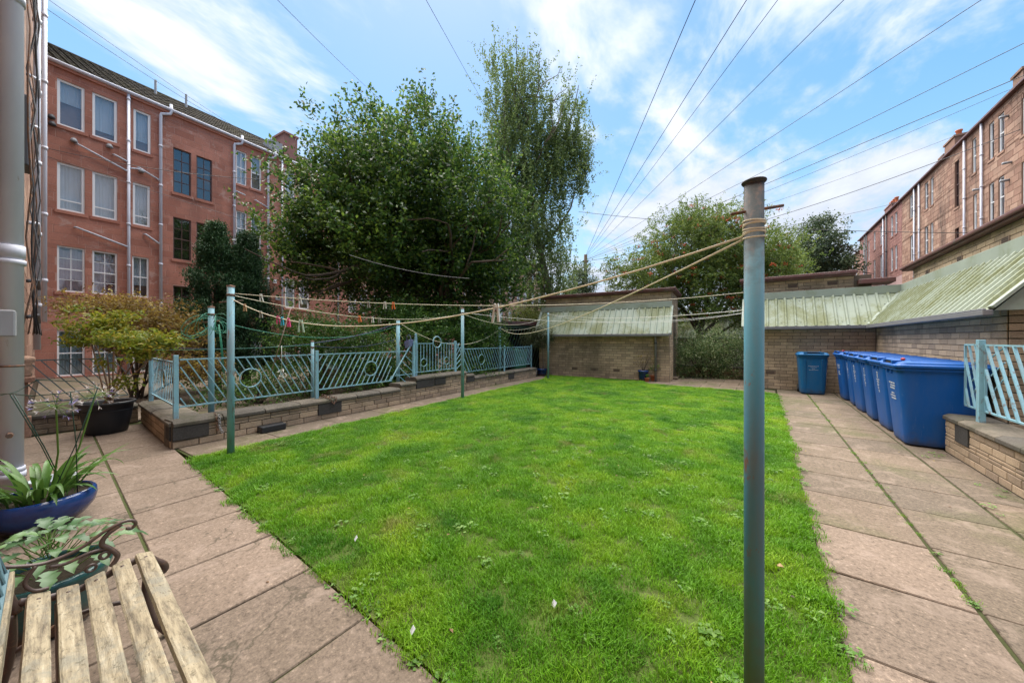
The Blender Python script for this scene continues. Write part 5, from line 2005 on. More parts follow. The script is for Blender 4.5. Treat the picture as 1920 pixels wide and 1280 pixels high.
# ================================================================== TREES AND SHRUBS
def crown_clumps(blobs, n, rng, bias=.42, rough=.22):
    """blobs: (u,v,d,ru,rv,rd_m) ellipsoids; returns clump centres and outward directions"""
    right = np.array([CT, ST, 0.])
    deep = np.array([-ST, CT, 0.])
    upv = np.array([0, 0, 1.])
    vol = []
    info = []
    for (u, v, d, ru, rv, rd) in blobs:
        c = np.array(P(u, v, d))
        a, b = ru * d / 640., rv * d / 640.
        info.append((c, a, rd, b))
        vol.append(a * b * rd)
    vol = np.array(vol)
    pick = rng.choice(len(blobs), n, p=vol / vol.sum())
    dirs = rng.normal(size=(n, 3))
    dirs /= np.linalg.norm(dirs, axis=1)[:, None]
    rad = rng.rand(n) ** bias
    ph = rng.rand(4, 3) * 6
    lump = 1 + rough * (np.sin(dirs @ np.array([3.1, 2.3, 4.1]) * 2 + ph[0, 0] + pick) + np.sin(dirs @ np.array([-2.7, 5.1, 2.9]) * 1.7 + ph[1, 0] + pick * 2)) * .6
    C = np.array([info[i][0] for i in pick])
    A = np.array([[info[i][1], info[i][2], info[i][3]] for i in pick])
    off = dirs * (rad * lump)[:, None] * A
    pos = C + off[:, :1] * right + off[:, 1:2] * deep + off[:, 2:] * upv
    out = dirs[:, :1] * right + dirs[:, 1:2] * deep + dirs[:, 2:] * upv
    return pos, out, rad


def leaf_quads(pos, size, rng, aspect=.5, up=.5, fold=.12, hang=0.0, nrm=None):
    """one folded leaf (2 quads sharing nothing) at each position"""
    n = len(pos)
    nr = rng.normal(size=(n, 3)) + np.array([0, 0, up])
    if nrm is not None:
        nr += nrm
    nr /= np.linalg.norm(nr, axis=1)[:, None]
    t = rng.normal(size=(n, 3)) + np.array([0, 0, -hang])
    t -= nr * (t * nr).sum(1)[:, None]
    t /= np.linalg.norm(t, axis=1)[:, None] + 1e-9
    s = np.cross(nr, t)
    L = (size * (.7 + .6 * rng.rand(n)))[:, None]
    W = L * aspect * .5
    base = pos - t * L * .5
    tip = pos + t * L * .5
    mid = pos + t * L * -.05
    a = mid + s * W + nr * L * fold
    b = mid - s * W + nr * L * fold
    return np.stack([base, a, tip, b], 1).reshape(-1, 3)


def foliage(name, mat, parent, blobs, nclump, per, size, spread, rng, **kw):
    lk = {k: kw.pop(k) for k in ('aspect', 'up', 'fold', 'hang') if k in kw}
    pos, out, rad = crown_clumps(blobs, nclump, rng, **kw)
    P_ = np.repeat(pos, per, 0) + rng.normal(size=(nclump * per, 3)) * spread * np.array([1, 1, .75])
    return np_mesh(name, leaf_quads(P_, size, rng, **lk), 4, mat, parent)


def sprigs(blobs, n, rng, length, per, size, upb=.6, **lk):
    """shoots sticking out of the crown"""
    pos, out, rad = crown_clumps(blobs, n, rng, bias=.05)
    out = out + np.array([0, 0, upb])
    out /= np.linalg.norm(out, axis=1)[:, None]
    tt = rng.rand(n, per, 1) * length * (.5 + rng.rand(n, 1, 1))
    P_ = (pos[:, None, :] + out[:, None, :] * tt + rng.normal(size=(n, per, 3)) * size * .55).reshape(-1, 3)
    return leaf_quads(P_, size, rng, **lk)


def limb(mb, p, d, L, r, depth, rng, split=3, bend=.25, upw=.15, taper=.62, nseg=5):
    pts, rad = [Vector(p)], [r]
    d = Vector(d).normalized()
    for i in range(nseg):
        d = (d + Vector(rng.normal(size=3) * bend * .5) + Vector((0, 0, upw * .3))).normalized()
        pts.append(pts[-1] + d * (L / nseg))
        rad.append(r * (1 - (1 - taper) * (i + 1) / nseg))
    mb.tube(pts, rad, 8 if r > .05 else 5, False)
    if depth > 0:
        for k in range(split):
            ax = Vector(rng.normal(size=3)).normalized()
            nd = (d + ax * (.75 + .3 * rng.rand())).normalized()
            j = nseg if k == 0 else int(rng.randint(max(1, nseg // 2), nseg + 1))
            limb(mb, pts[j], nd, L * (.62 + .2 * rng.rand()), rad[j] * .72, depth - 1, rng, split, bend, upw, taper, nseg)


# ---- big dense broadleaf tree
rng = np.random.RandomState(3)
T = thing('broadleaf_tree', 'huge dense dark green broadleaf tree behind the left railing', 'tree', P(800, 636, 13.2)[:2] + (0,))
bx, by = P(800, 636, 13.2)[:2]
mb = MB()
mb.tube([(bx, by, -.05), (bx + .05, by, .8), (bx - .05, by + .05, 2.0), (bx, by, 3.0)], [.42, .32, .28, .24], 14, False)
mb.tube([(bx - .3, by + .1, -.05), (bx - .35, by, 1.0), (bx - .7, by, 2.4), (bx - 1.1, by, 3.4)], [.24, .18, .15, .11], 10, False)
for k in range(9):
    a = k * .7
    limb(mb, (bx, by, 2.0 + .15 * k), (math.cos(a), math.sin(a), .9), 2.6, .13, 2, rng, 3, .35, .2)
mb.build('trunk', M['bark'], T, True)
BL = [(770, 400, 13.2, 175, 150, 3.3), (620, 420, 12.8, 88, 95, 2.2), (575, 478, 12.6, 62, 68, 1.7), (725, 285, 13.2, 78, 50, 1.9), (830, 310, 13.4, 66, 58, 1.8),
      (890, 440, 13.4, 85, 120, 2.2), (780, 520, 13.2, 165, 62, 2.4), (940, 520, 13.0, 66, 48, 1.6), (655, 320, 12.9, 62, 62, 1.7), (600, 535, 12.4, 40, 26, .9), (800, 215, 13.2, 32, 26, .9), (560, 395, 12.6, 34, 40, .9)]
rng = np.random.RandomState(5)
pos, out, rad = crown_clumps(BL, 2000, rng, .40, .34)
per = 52
PP = np.repeat(pos, per, 0) + rng.normal(size=(len(pos) * per, 3)) * np.array([.20, .20, .15])
V = [leaf_quads(PP, .135, rng, aspect=.58, up=.9)]
V.append(sprigs(BL, 520, rng, .75, 30, .125, .9, aspect=.55, up=.4))
# hanging lower fringe
pos2, _, _ = crown_clumps([(780, 585, 13.2, 150, 28, 2.0), (900, 590, 13.0, 90, 22, 1.5), (640, 580, 12.4, 45, 20, .9)], 130, rng)
V.append(leaf_quads(np.repeat(pos2, 26, 0) + rng.normal(size=(130 * 26, 3)) * .16, .09, rng))
np_mesh('crown', np.concatenate(V), 4, M['leaf_big'], T)

# ---- silver birch
rng = np.random.RandomState(8)
DB = 17.5
T = thing('birch_tree', 'tall airy weeping birch rising above the left brick shed', 'tree', P(1046, 636, DB)[:2] + (0,))
mb = MB()
tr = [P(1052, 690, DB), P(1047, 610, DB), P(1035, 560, DB), (P(1012, 470, DB)), P(1000, 400, DB), P(990, 330, DB), P(978, 260, DB), P(965, 190, DB), P(958, 120, DB)]
mb.tube(tr, [.24, .21, .18, .15, .13, .11, .08, .05, .02], 10, False)
mb.tube([P(1046, 590, DB), P(1065, 575, DB), P(1085, 550, DB)], [.12, .10, .06], 8, False)
mb.tube([tr[4], P(1025, 350, DB), P(1050, 290, DB), P(1075, 210, DB), P(1085, 160, DB)], [.09, .07, .05, .03, .015], 8, False)
mb.tube([tr[3], P(1045, 430, DB), P(1070, 390, DB), P(1085, 330, DB)], [.08, .06, .04, .02], 8, False)
mb.tube([tr[5], P(960, 290, DB), P(935, 230, DB), P(915, 170, DB)], [.07, .05, .03, .015], 8, False)
mb.tube([tr[2], P(990, 500, DB), P(950, 470, DB)], [.07, .05, .03], 8, False)
for k in range(10):
    j = 3 + k % 5
    limb(mb, tr[j], (rng.normal(), rng.normal(), .8), 2.2, .05, 1, rng, 3, .4, .1)
mb.build('trunk', M['bark_birch'], T, True)
BB = [(965, 215, DB, 58, 95, 1.7), (945, 300, DB, 45, 70, 1.5), (1030, 260, DB, 55, 70, 1.6), (985, 350, DB, 78, 75, 2.0), (1065, 255, DB, 35, 88, 1.1), (1085, 330, DB, 22, 50, .8), (1040, 330, DB, 40, 60, 1.2),
      (975, 440, DB, 70, 72, 1.9), (1045, 480, DB, 42, 95, 1.4), (1015, 545, DB, 50, 40, 1.2), (925, 470, DB, 38, 52, 1.2), (940, 130, DB, 40, 40, .9), (1000, 150, DB, 42, 40, 1.0), (1090, 210, DB, 18, 40, .6)]
ns = 1650
pos, out, rad = crown_clumps(BB, ns, rng, .5, .28)
per = 56
ln_ = .6 + 1.5 * rng.rand(ns)
tt = rng.rand(ns, per)
dx = rng.normal(size=(ns, 1, 2)) * .12
P_ = pos[:, None, :] + np.stack([dx[:, :, 0] * tt * 2, dx[:, :, 1] * tt * 2, -tt * ln_[:, None] + .4], -1)
P_ = P_.reshape(-1, 3) + rng.normal(size=(ns * per, 3)) * .055
V = [leaf_quads(P_, .092, rng, aspect=.75, up=.1, hang=1.2)]
V.append(sprigs(BB, 420, rng, 1.0, 30, .085, .4, aspect=.7, up=.1, hang=.8))
# right side hanging curtain
for (u, v0, v1) in ((1098, 260, 330), (1103, 250, 322), (1090, 280, 362), (1075, 300, 372)):
    n = 700
    f = rng.rand(n)
    q = np.array([P(u + rng.normal() * 6, v0 + (v1 - v0) * g, DB + rng.normal() * .3) for g in f])
    V.append(leaf_quads(q, .08, rng, aspect=.7, hang=1.2))
np_mesh('crown', np.concatenate(V), 4, M['leaf_birch'], T)

# ---- rowan with orange berries
rng = np.random.RandomState(12)
DR_ = 16.0
T = thing('rowan_tree', 'spreading rowan tree full of orange berries behind the sheds', 'tree', P(1312, 636, DR_)[:2] + (0,))
mb = MB()
b0_ = P(1312, 700, DR_)
mb.tube([b0_, P(1312, 645, DR_), P(1313, 625, DR_)], [.22, .20, .17], 12, False)
for pts, r0_ in (([(1313, 628), (1290, 590), (1262, 560), (1235, 520)], .10), ([(1313, 625), (1322, 580), (1335, 530), (1345, 470)], .12), ([(1313, 630), (1345, 600), (1375, 560), (1400, 500)], .10),
                 ([(1313, 626), (1302, 585), (1290, 530), (1285, 470)], .12), ([(1316, 640), (1360, 618), (1400, 590), (1430, 560)], .07)):
    mb.tube([P(u, v, DR_ + .2 * i) for i, (u, v) in enumerate(pts)], [r0_, r0_ * .8, r0_ * .6, r0_ * .4], 8, False)
    for u, v in pts[2:]:
        limb(mb, P(u, v, DR_), (rng.normal(), rng.normal(), 1.2), 1.5, .04, 1, rng, 3, .4, .2)
mb.build('trunk', M['bark'], T, True)
BR = [(1300, 470, DR_, 92, 72, 2.4), (1225, 525, DR_, 72, 52, 1.9), (1370, 480, DR_, 85, 78, 2.3), (1430, 510, DR_, 62, 72, 1.8), (1170, 520, DR_, 34, 42, 1.2), (1310, 425, DR_, 70, 38, 1.5), (1300, 560, DR_, 90, 45, 2.0),
      (1395, 560, DR_, 60, 45, 1.6), (1455, 470, DR_, 30, 40, 1.0), (1150, 500, DR_, 18, 20, .6)]
pos, out, rad = crown_clumps(BR, 2500, rng, .38, .28)
per = 46
# pinnate fronds: leaflets lined up along a short axis
ax = out * .6 + rng.normal(size=(2500, 3)) * .7
ax /= np.linalg.norm(ax, axis=1)[:, None]
fr = rng.normal(size=(2500, 6, 3)) * .8 + ax[:, None, :]
fr /= np.linalg.norm(fr, axis=2)[..., None]
orig = pos[:, None, :] + rng.normal(size=(2500, 6, 3)) * .13
t_ = np.linspace(.02, .24, 9)[None, None, :, None]
PP = (orig[:, :, None, :] + fr[:, :, None, :] * t_ + rng.normal(size=(2500, 6, 9, 3)) * .022).reshape(-1, 3)
V = [leaf_quads(PP, .092, rng, aspect=.42, up=.6), sprigs(BR, 320, rng, .6, 30, .09, .8, aspect=.42)]
np_mesh('crown', np.concatenate(V), 4, M['leaf_rowan'], T)
pb, ob, _ = crown_clumps(BR, 260, rng, .10, .26)
V = []
F_ = []
q = np.repeat(pb, 16, 0) + rng.normal(size=(260 * 16, 3)) * np.array([.055, .055, .035])
s_ = .024
o6 = np.array([[1, 0, 0], [0, 1, 0], [0, 0, 1], [-1, 0, 0], [0, -1, 0], [0, 0, -1]]) * s_
tri = [(0, 1, 2), (1, 3, 2), (3, 4, 2), (4, 0, 2), (1, 0, 5), (3, 1, 5), (4, 3, 5), (0, 4, 5)]
vv = (q[:, None, :] + o6[None])
tv = vv[:, np.array(tri), :].reshape(-1, 3)
bo = np_mesh('berries', tv, 3, M['berry'], T, ngon=3)
bo['kind'] = 'stuff'

# ---- far sycamore
rng = np.random.RandomState(14)
DS = 38.0
T = thing('sycamore_tree', 'rounded grey green sycamore far beyond the bin store roof', 'tree', P(1530, 636, DS)[:2] + (0,))
mb = MB()
mb.tube([P(1530, 660, DS), P(1530, 560, DS), P(1530, 470, DS)], [.4, .3, .15], 8, False)
for k in range(7):
    limb(mb, P(1530, 540 - 8 * k, DS), (rng.normal(), rng.normal(), 1), 3.0, .12, 1, rng)
mb.build('trunk', M['bark'], T, True)
BS_ = [(1530, 452, DS, 46, 42, 2.8), (1505, 478, DS, 34, 30, 2.2), (1560, 478, DS, 32, 28, 2.2), (1535, 420, DS, 28, 20, 1.6), (1530, 505, DS, 60, 30, 3.0), (1573, 500, DS, 20, 22, 1.2)]
V = []
pos, out, rad = crown_clumps(BS_, 420, rng, .3, .3)
V.append(leaf_quads(np.repeat(pos, 44, 0) + rng.normal(size=(420 * 44, 3)) * .28, .20, rng, aspect=.85, up=.9, nrm=np.repeat(out, 44, 0) * .6))
np_mesh('crown', np.concatenate(V), 4, M['leaf_syc'], T)

# ---- small tree under the utility pole
rng = np.random.RandomState(15)
T = thing('ivy_clad_tree', 'small dark green tree at the foot of the utility pole', 'tree', P(1090, 636, 22)[:2] + (0,))
MB().tube([P(1090, 690, 22), P(1090, 560, 22), P(1094, 520, 22)], [.2, .14, .06], 8, False).build('trunk', M['bark'], T, True)
foliage('crown', M['leaf_syc'], T, [(1092, 535, 22, 26, 40, 1.0), (1075, 560, 22, 30, 26, 1.1)], 260, 40, .11, .17, rng, bias=.35)


# ---- conifers
def conifer(label, u, vtop, d, hw, seed):
    rng = np.random.RandomState(seed)
    x, y, _ = P(u, 636, d)
    ztop = P(u, vtop, d)[2]
    t = thing('conifer', label, 'conifer', (x, y, 0), 0, 'twin conifers behind the left railing')
    MB().tube([(x, y, -.05), (x, y, ztop * .9)], [.12, .03], 8, False).build('trunk', M['bark'], t, True)
    n = 950
    h = rng.rand(n) ** .85
    rmax = hw * (1 - h) ** .95 * (1.05 + .30 * np.sin(h * 31 + 1)) + .04
    a = rng.rand(n) * 6.283
    rr = rmax * (.55 + .5 * rng.rand(n)) * (1 + .18 * np.sin(a * 3 + h * 9))
    base = np.stack([x + rr * np.cos(a), y + rr * np.sin(a), .25 + h * (ztop - .3)], 1)
    up_ = np.stack([np.cos(a) * .55, np.sin(a) * .55, np.full(n, .95)], 1)
    per = 46
    tt = rng.rand(n, per, 1) * .34 * (1.1 - .5 * h)[:, None, None]
    P_ = base[:, None, :] + up_[:, None, :] * tt + rng.normal(size=(n, per, 3)) * np.array([.062, .062, .05])
    v = leaf_quads(P_.reshape(-1, 3), .075, rng, aspect=.28, up=.0, hang=-2.2)
    np_mesh('crown', v, 4, M['conifer'], t)


conifer('taller pointed dark conifer on the left of the pair', 406, 426, 9.6, .92, 21)
conifer('shorter dark conifer on the right of the pair', 462, 446, 9.9, .86, 22)


def shrub(label, blobs, n, per, size, spread, mat, seed, name='shrub', cat='shrub', stems=None, kw=None, fk=None, shoots=0, slen=.3):
    rng = np.random.RandomState(seed)
    u, v, d = blobs[0][:3]
    x, y, _ = P(u, v, d)
    t = thing(name, label, cat, (x, y, 0))
    mb = MB()
    for k in range(stems or 6):
        a = k * 2.4
        q = Vector(P(blobs[k % len(blobs)][0], blobs[k % len(blobs)][1], blobs[k % len(blobs)][2]))
        q += Vector((math.cos(a) * .25, math.sin(a) * .25, .1))
        mb.tube([(x + .1 * math.cos(a), y + .1 * math.sin(a), -.05), (Vector((x, y, 0)) * .5 + q * .5) + Vector((.1 * math.sin(a), 0, 0)), q], [.03, .022, .01], 6, False)
    mb.build('stems', M['bark'], t, True)
    pos, out, rad = crown_clumps(blobs, n, rng, **(kw or {}))
    V = [leaf_quads(np.repeat(pos, per, 0) + rng.normal(size=(n * per, 3)) * spread * np.array([1, 1, .7]), size, rng, **(fk or {}))]
    if shoots:
        V.append(sprigs(blobs, shoots, rng, slen, 14, size, .8, **(fk or {})))
    np_mesh('foliage', np.concatenate(V), 4, mat, t)
    return t


shrub('wide dark green hedge mound under the washing lines behind the railing', [(615, 640, 9.0, 100, 52, 1.1), (560, 625, 9.0, 45, 36, .8), (690, 660, 9.0, 60, 50, .9), (620, 700, 8.6, 110, 40, .8)], 520, 46, .062, .11, M['hedge'], 31, shoots=90, fk=dict(up=.9))
shrub('dark ivy mass under the big tree behind the ringed railing', [(790, 625, 10.5, 75, 62, 1.0), (890, 635, 11.5, 60, 50, 1.0), (735, 600, 11.0, 55, 42, 1.0), (850, 600, 12.5, 70, 40, 1.0), (740, 700, 9.6, 60, 40, .8), (850, 700, 10.5, 90, 34, .8)], 900, 44, .075, .14, M['hedge'], 32, 'ivy', 'ivy')
shrub('low green planting behind the left railing beside the corded pole', [(480, 730, 7.6, 95, 42, .6), (420, 745, 7.2, 60, 34, .5), (560, 720, 8.0, 50, 42, .6)], 130, 34, .055, .10, M['hedge'], 33, 'undergrowth', 'undergrowth')
shrub('bronze red Japanese maple spreading over the left railing', [(255, 590, 8.2, 78, 30, .9), (205, 570, 8.3, 70, 15, .7), (310, 610, 8.0, 48, 30, .8), (270, 635, 8.0, 85, 32, .8), (345, 640, 8.0, 36, 26, .6), (190, 575, 8.2, 62, 18, .6), (370, 690, 7.8, 50, 36, .6)],
      400, 32, .085, .10, M['maple'], 34, 'maple', 'maple tree', 7, dict(bias=.5, rough=.35), dict(aspect=.34, up=1.3, hang=.5), 120, .3)
shrub('grey green and cream variegated shrub between the two sheds', [(1325, 650, 12.6, 72, 38, .8), (1375, 665, 12.4, 46, 44, .7), (1290, 665, 12.8, 42, 36, .7), (1340, 700, 12.4, 78, 22, .6)], 420, 44, .055, .12, M['varieg'], 35, shoots=80, fk=dict(up=.8))
shrub('bright yellow green shrub peeping over the slatted shelter', [(985, 598, 16.5, 30, 20, .8), (960, 610, 16.2, 18, 12, .5), (1000, 585, 16.8, 14, 16, .5)], 130, 44, .07, .15, M['yellow_shrub'], 36)
shrub('dark green bush behind the bin store', [(1470, 490, 21, 46, 30, 1.4), (1440, 520, 21, 60, 24, 1.4)], 200, 44, .09, .2, M['leaf_rowan'], 37)
shrub('small self seeded weeds behind the right railing', [(1905, 765, 4.3, 26, 18, .25), (1870, 775, 4.5, 20, 10, .2)], 46, 16, .03, .05, M['weed'], 38, 'weeds', 'weeds')
shrub('tall green hedge far behind the sheds', [(1180, 590, 19, 70, 24, 1.0), (1380, 600, 19, 60, 30, 1.0), (1260, 600, 19, 80, 26, 1.0)], 260, 40, .09, .18, M['leaf_rowan'], 39, 'hedge', 'hedge')

# ================================================================== POTS
def pot(name, label, x, y, prof, mat, soil_z, soil_r, cat='plant pot', n=32, group=None):
    t = thing(name, label, cat, (x, y, 0), 0, group)
    MB().lathe(prof, n, (x, y, 0)).build('pot', mat, t, True)
    MB().lathe([(soil_r, soil_z), (0, soil_z + .01)], 20, (x, y, 0)).build('compost', M['soil'], t, True)
    return t


# black planter with lime shrub
BPX, BPY = -7.98, .52
pt = pot('planter', 'large black plastic planter with a lime green shrub by the return wall', BPX, BPY,
         [(0, .0), (.20, .0), (.215, .02), (.26, .30), (.275, .42), (.30, .43), (.305, .455), (.29, .47), (.27, .46), (.26, .40)], M['pot_black'], .41, .265)
MB().ring((BPX, BPY, .34), (1, 0, 0), (0, 1, 0), .268, .006, 32, 5).build('pot_band', M['pot_black'], pt, True)
rng = np.random.RandomState(41)
mb = MB()
ends = [(150, 578, 5.5), (175, 640, 5.2), (215, 600, 5.4), (250, 640, 5.1), (290, 650, 4.9), (320, 655, 5.3), (235, 690, 5.2), (200, 665, 5.0)]
for k, (u, v, d) in enumerate(ends):
    e = Vector(P(u, v, d))
    s = Vector((BPX + .06 * math.cos(k), BPY + .06 * math.sin(k), .4))
    m = s * .55 + e * .45 + Vector((0, 0, .18))
    mb.tube([s, m - Vector((0, 0, .1)), m * .5 + e * .5 + Vector((0, 0, .03)), e], [.012, .010, .007, .003], 6, False)
mb.build('stems', paint('reddish_brown_stem', (.22, .14, .09), None, .8), pt, True)
BN = [(150, 578, 5.5, 34, 8, .12), (195, 612, 5.4, 62, 22, .3), (245, 640, 5.1, 62, 26, .3), (290, 640, 5.0, 45, 20, .25), (160, 640, 5.3, 36, 14, .2), (225, 590, 5.4, 30, 10, .2), (315, 640, 5.2, 24, 22, .2), (265, 665, 5.0, 50, 14, .2), (245, 720, 4.9, 16, 26, .12), (195, 680, 5.1, 36, 10, .15)]
foliage('foliage', M['nandina'], pt, BN, 260, 16, .072, .050, rng, bias=.6, rough=.3, aspect=.36, up=1.1, hang=.3)

# blue glazed bowl with agapanthus
BX, BY = -4.33, -.03
pt = pot('glazed_bowl', 'wide dark blue glazed bowl of agapanthus on the slabs at left', BX, BY,
         [(0, .0), (.12, .0), (.15, .02), (.21, .07), (.25, .13), (.265, .19), (.26, .235), (.245, .25), (.235, .245), (.24, .20)], M['glaze_blue'], .215, .235)
rng = np.random.RandomState(42)


def strap(parent, base, d, L, w, arch, mat, name='leaf', z0=0.0):
    """a long arching ribbon leaf"""
    d = Vector((d[0], d[1], 0)).normalized()
    s = Vector((-d.y, d.x, 0))
    n = 9
    mb = MB()
    p = Vector(base)
    el = arch[0]
    for i in range(n + 1):
        f = i / n
        ww = w * (.55 + .9 * f * (1 - f) * 1.6) * (1 - f ** 6) + .0006
        for k, h in ((-1, .10), (0, -.06), (1, .10)):
            mb.v.append(tuple(p + s * (k * ww / 2) + Vector((0, 0, h * ww))))
        el = arch[0] + (arch[1] - arch[0]) * f ** 1.2
        p = p + (d * math.cos(el) + Vector((0, 0, math.sin(el)))) * (L / n)
    for i in range(n):
        for k in (0, 1):
            a = i * 3 + k
            mb.f.append((a, a + 1, a + 4, a + 3))
    o = mb.build(name, mat, parent, True)
    return o


for k in range(62):
    a = k * 2.399 + rng.rand() * .5
    r_ = .03 + .15 * rng.rand()
    L = .26 + .22 * rng.rand()
    a1 = R(rng.uniform(52, 84))
    a2 = R(rng.uniform(-75, 25))
    strap(pt, (BX + r_ * math.cos(a), BY + r_ * math.sin(a), .215), (math.cos(a), math.sin(a)), L, .030 + .012 * rng.rand(), (a1, a2), M['strap'])
for (bu, bv, tu, tv, d0, d1, head) in ((120, 905, 105, 762, 2.50, 2.42, True), (165, 890, 178, 742, 2.55, 2.60, True)):
    s = Vector((BX + (.0 if bu == 120 else .14), BY + (.04 if bu == 120 else .05), .22))
    e = Vector(P(tu, tv, d1))
    mid_ = (s + e) / 2 + Vector((.03, .02, 0))
    MB().tube([s, s * .75 + mid_ * .25, mid_, mid_ * .4 + e * .6, e], [.0065, .006, .0055, .005, .005], 7, False).build('flower_stalk', M['stem_green'], pt, True)
    hd = MB()
    pe = []
    for k in range(34):
        dv = Vector(rng.normal(size=3))
        dv.z = dv.z * .5 + .15
        dv.normalize()
        q = e + dv * (.075 + .03 * rng.rand())
        hd.tube([e, (e + q) / 2 + Vector((0, 0, .008)), q], .0013, 4, False)
        pe.append((q, dv))
    fh = hd.build('flower_head', M['stem_green'], pt, True)
    for i, m in enumerate((M['petal'], M['petal_white'])):
        pm = MB()
        for q, dv in pe[i::2] if tu == 105 else (pe[:4] if i == 0 else pe[4:]):
            s1 = dv.orthogonal().normalized()
            s2 = dv.cross(s1)
            for j in range(4):
                a = j * 1.57
                w_ = s1 * math.cos(a) + s2 * math.sin(a)
                pm.add([q, q + dv * .016 + w_ * .006, q + dv * .032 + w_ * .014, q + dv * .018 - w_ * .001], [(0, 1, 2, 3)])
        pm.build('petals', m, fh)
# ring support of green canes
sp_ = thing('plant_support', 'thin dark green wire hoop on canes around the agapanthus stalks', 'plant support', (BX, BY, .2))
hoop = MB()
hp_pts = [Vector(P(u, v, d)) for u, v, d in ((-40, 738, 2.45), (18, 738, 2.30), (60, 742, 2.25), (110, 738, 2.30), (185, 727, 2.5), (150, 715, 2.8), (70, 712, 2.85), (30, 735, 2.75), (-20, 745, 2.6))]
hoop.tube(hp_pts, .0035, 6)
hoop.build('hoop', M['stem_dark'], sp_, True)
for k, (u, v, d) in enumerate(((18, 738, 2.30), (26, 740, 2.32), (132, 735, 2.42), (183, 728, 2.5))):
    e = Vector(P(u, v, d))
    b_ = Vector((BX + (-.16, .04, .08, .17)[k], BY + (.10, .12, .16, .02)[k], .2))
    MB().tube([b_, (b_ + e) / 2 + Vector((.02 * (k % 2), .01, 0)), e], .0030, 6).build('cane', M['stem_dark'], sp_, True)

# green glazed pot with lobed leaves
GX, GY = -2.80, .0
pt = pot('glazed_pot', 'green blue glazed pot with broad lobed leaves behind the bench arm', GX, GY,
         [(0, .0), (.12, .0), (.14, .02), (.17, .12), (.19, .22), (.205, .25), (.205, .28), (.19, .285), (.18, .27), (.175, .22)], M['glaze_green'], .245, .18)
rng = np.random.RandomState(44)


def lobed(parent, c, d, L, w, tilt, mat):
    d = Vector(d).normalized()
    s = d.cross(Vector((0, 0, 1))).normalized()
    nrm = s.cross(d).normalized()
    out = [(0, 0), (.12, .22), (.25, .50), (.36, .30), (.48, .62), (.62, .34), (.74, .42), (.88, .16), (1, 0)]
    mb = MB()
    for f, h in out:
        droop = -.30 * L * f * f * tilt
        wav = .03 * L * math.sin(f * 12)
        cpos = Vector(c) + d * (L * f) + Vector((0, 0, droop))
        mb.v.append(tuple(cpos))
        for k in (-1, 1):
            mb.v.append(tuple(cpos + s * (k * w * h) + nrm * (.14 * w * h * 2 + wav * k)))
    for i in range(len(out) - 1):
        a = i * 3
        mb.f += [(a, a + 1, a + 4, a + 3), (a, a + 3, a + 5, a + 2)]
    o = mb.build('leaf', mat, parent, True)
    MB().tube([Vector(c) - d * .08 - Vector((0, 0, .05)), c], .0022, 4, False).build('leaf_stalk', M['stem_green'], o, True)


for k in range(58):
    a = k * 2.399
    r_ = .02 + .24 * (k / 58.)
    el = .75 - .8 * (k / 58.)
    zz = .34 + .11 * (1 - k / 58.) + .03 * rng.rand()
    lobed(pt, (GX + r_ * math.cos(a), GY + r_ * math.sin(a), zz), (math.cos(a), math.sin(a), el), .085 + .045 * rng.rand(), .040 + .018 * rng.rand(), 1 + rng.rand(), M['hosta'])

pot('terracotta_pot', 'orange terracotta pot under the near left corner of the bench', -1.62, -.13, [(0, .0), (.08, .0), (.10, .14), (.115, .14), (.115, .18), (.10, .18), (.09, .12)], M['terracotta'], .14, .095)
pot('terracotta_bowl', 'low orange terracotta bowl beside the pot under the bench', -1.86, -.16, [(0, .0), (.09, .0), (.12, .08), (.125, .10), (.11, .10), (.10, .06)], M['terracotta'], .07, .10)
bk_ = thing('white_bucket', 'pale plastic bucket behind the blue glazed bowl', 'bucket', (-4.85, .02, 0))
MB().lathe([(0, .0), (.10, .0), (.12, .22), (.13, .23), (.12, .23), (.11, .05)], 24, (-4.85, .02, 0)).build('bucket_body', paint('pale_blue_grey_plastic', (.42, .47, .52), None, .5), bk_, True)

# pots by the left shed
s_pots = [('blue ribbed pot with a sparse red twiggy shrub at the shed corner', 1206, 716, 11.45, .165, .36, M['glaze_blue'], .50, 'red'),
          ('terracotta pot with a small leafy plant by the shed downpipe', 1225, 716, 11.5, .12, .20, M['terracotta'], .30, 'green'),
          ('tiny terracotta pot of weeds before the blue ribbed pot', 1213, 717, 11.3, .075, .13, M['terracotta'], .08, 'green'),
          ('round blue pot with a clipped standard tree at the far wall end', 1016, 707, 13.2, .20, .26, M['glaze_blue'], 0, None),
          ('small grey pot left of the round blue one', 1001, 709, 13.0, .11, .14, M['lead'], .06, 'green')]
for i, (lab, u, v, d, r_, h_, m, ph, kind) in enumerate(s_pots):
    x, y, _ = P(u, v, d)
    t = pot('plant_pot', lab, x, y, [(0, .0), (r_ * .75, .0), (r_ * .82, .02), (r_ * .95, h_ * .85), (r_ * 1.06, h_ * .88), (r_ * 1.06, h_), (r_ * .95, h_), (r_ * .9, h_ * .8)], m, h_ * .85, r_ * .92, n=24)
    rng = np.random.RandomState(50 + i)
    if kind:
        mb = MB()
        tips = []
        for k in range(9):
            a = k * 2.4
            e = Vector((x + math.cos(a) * ph * .45, y + math.sin(a) * ph * .45, h_ + ph * (.6 + .5 * rng.rand())))
            mb.tube([(x, y, h_ * .85), Vector((x, y, h_)) * .5 + e * .5, e], [.008, .005, .002], 5, False)
            tips.append(e)
        mb.build('twigs', M['bark'], t, True)
        q = np.repeat(np.array([tuple(e) for e in tips]), 22 if kind == 'green' else 14, 0)
        q = q + rng.normal(size=q.shape) * ph * .16
        np_mesh('foliage', leaf_quads(q, .05, rng, up=.8), 4, M['weed'] if kind == 'green' else M['maple'], t)
x, y, _ = P(1019, 700, 13.2)
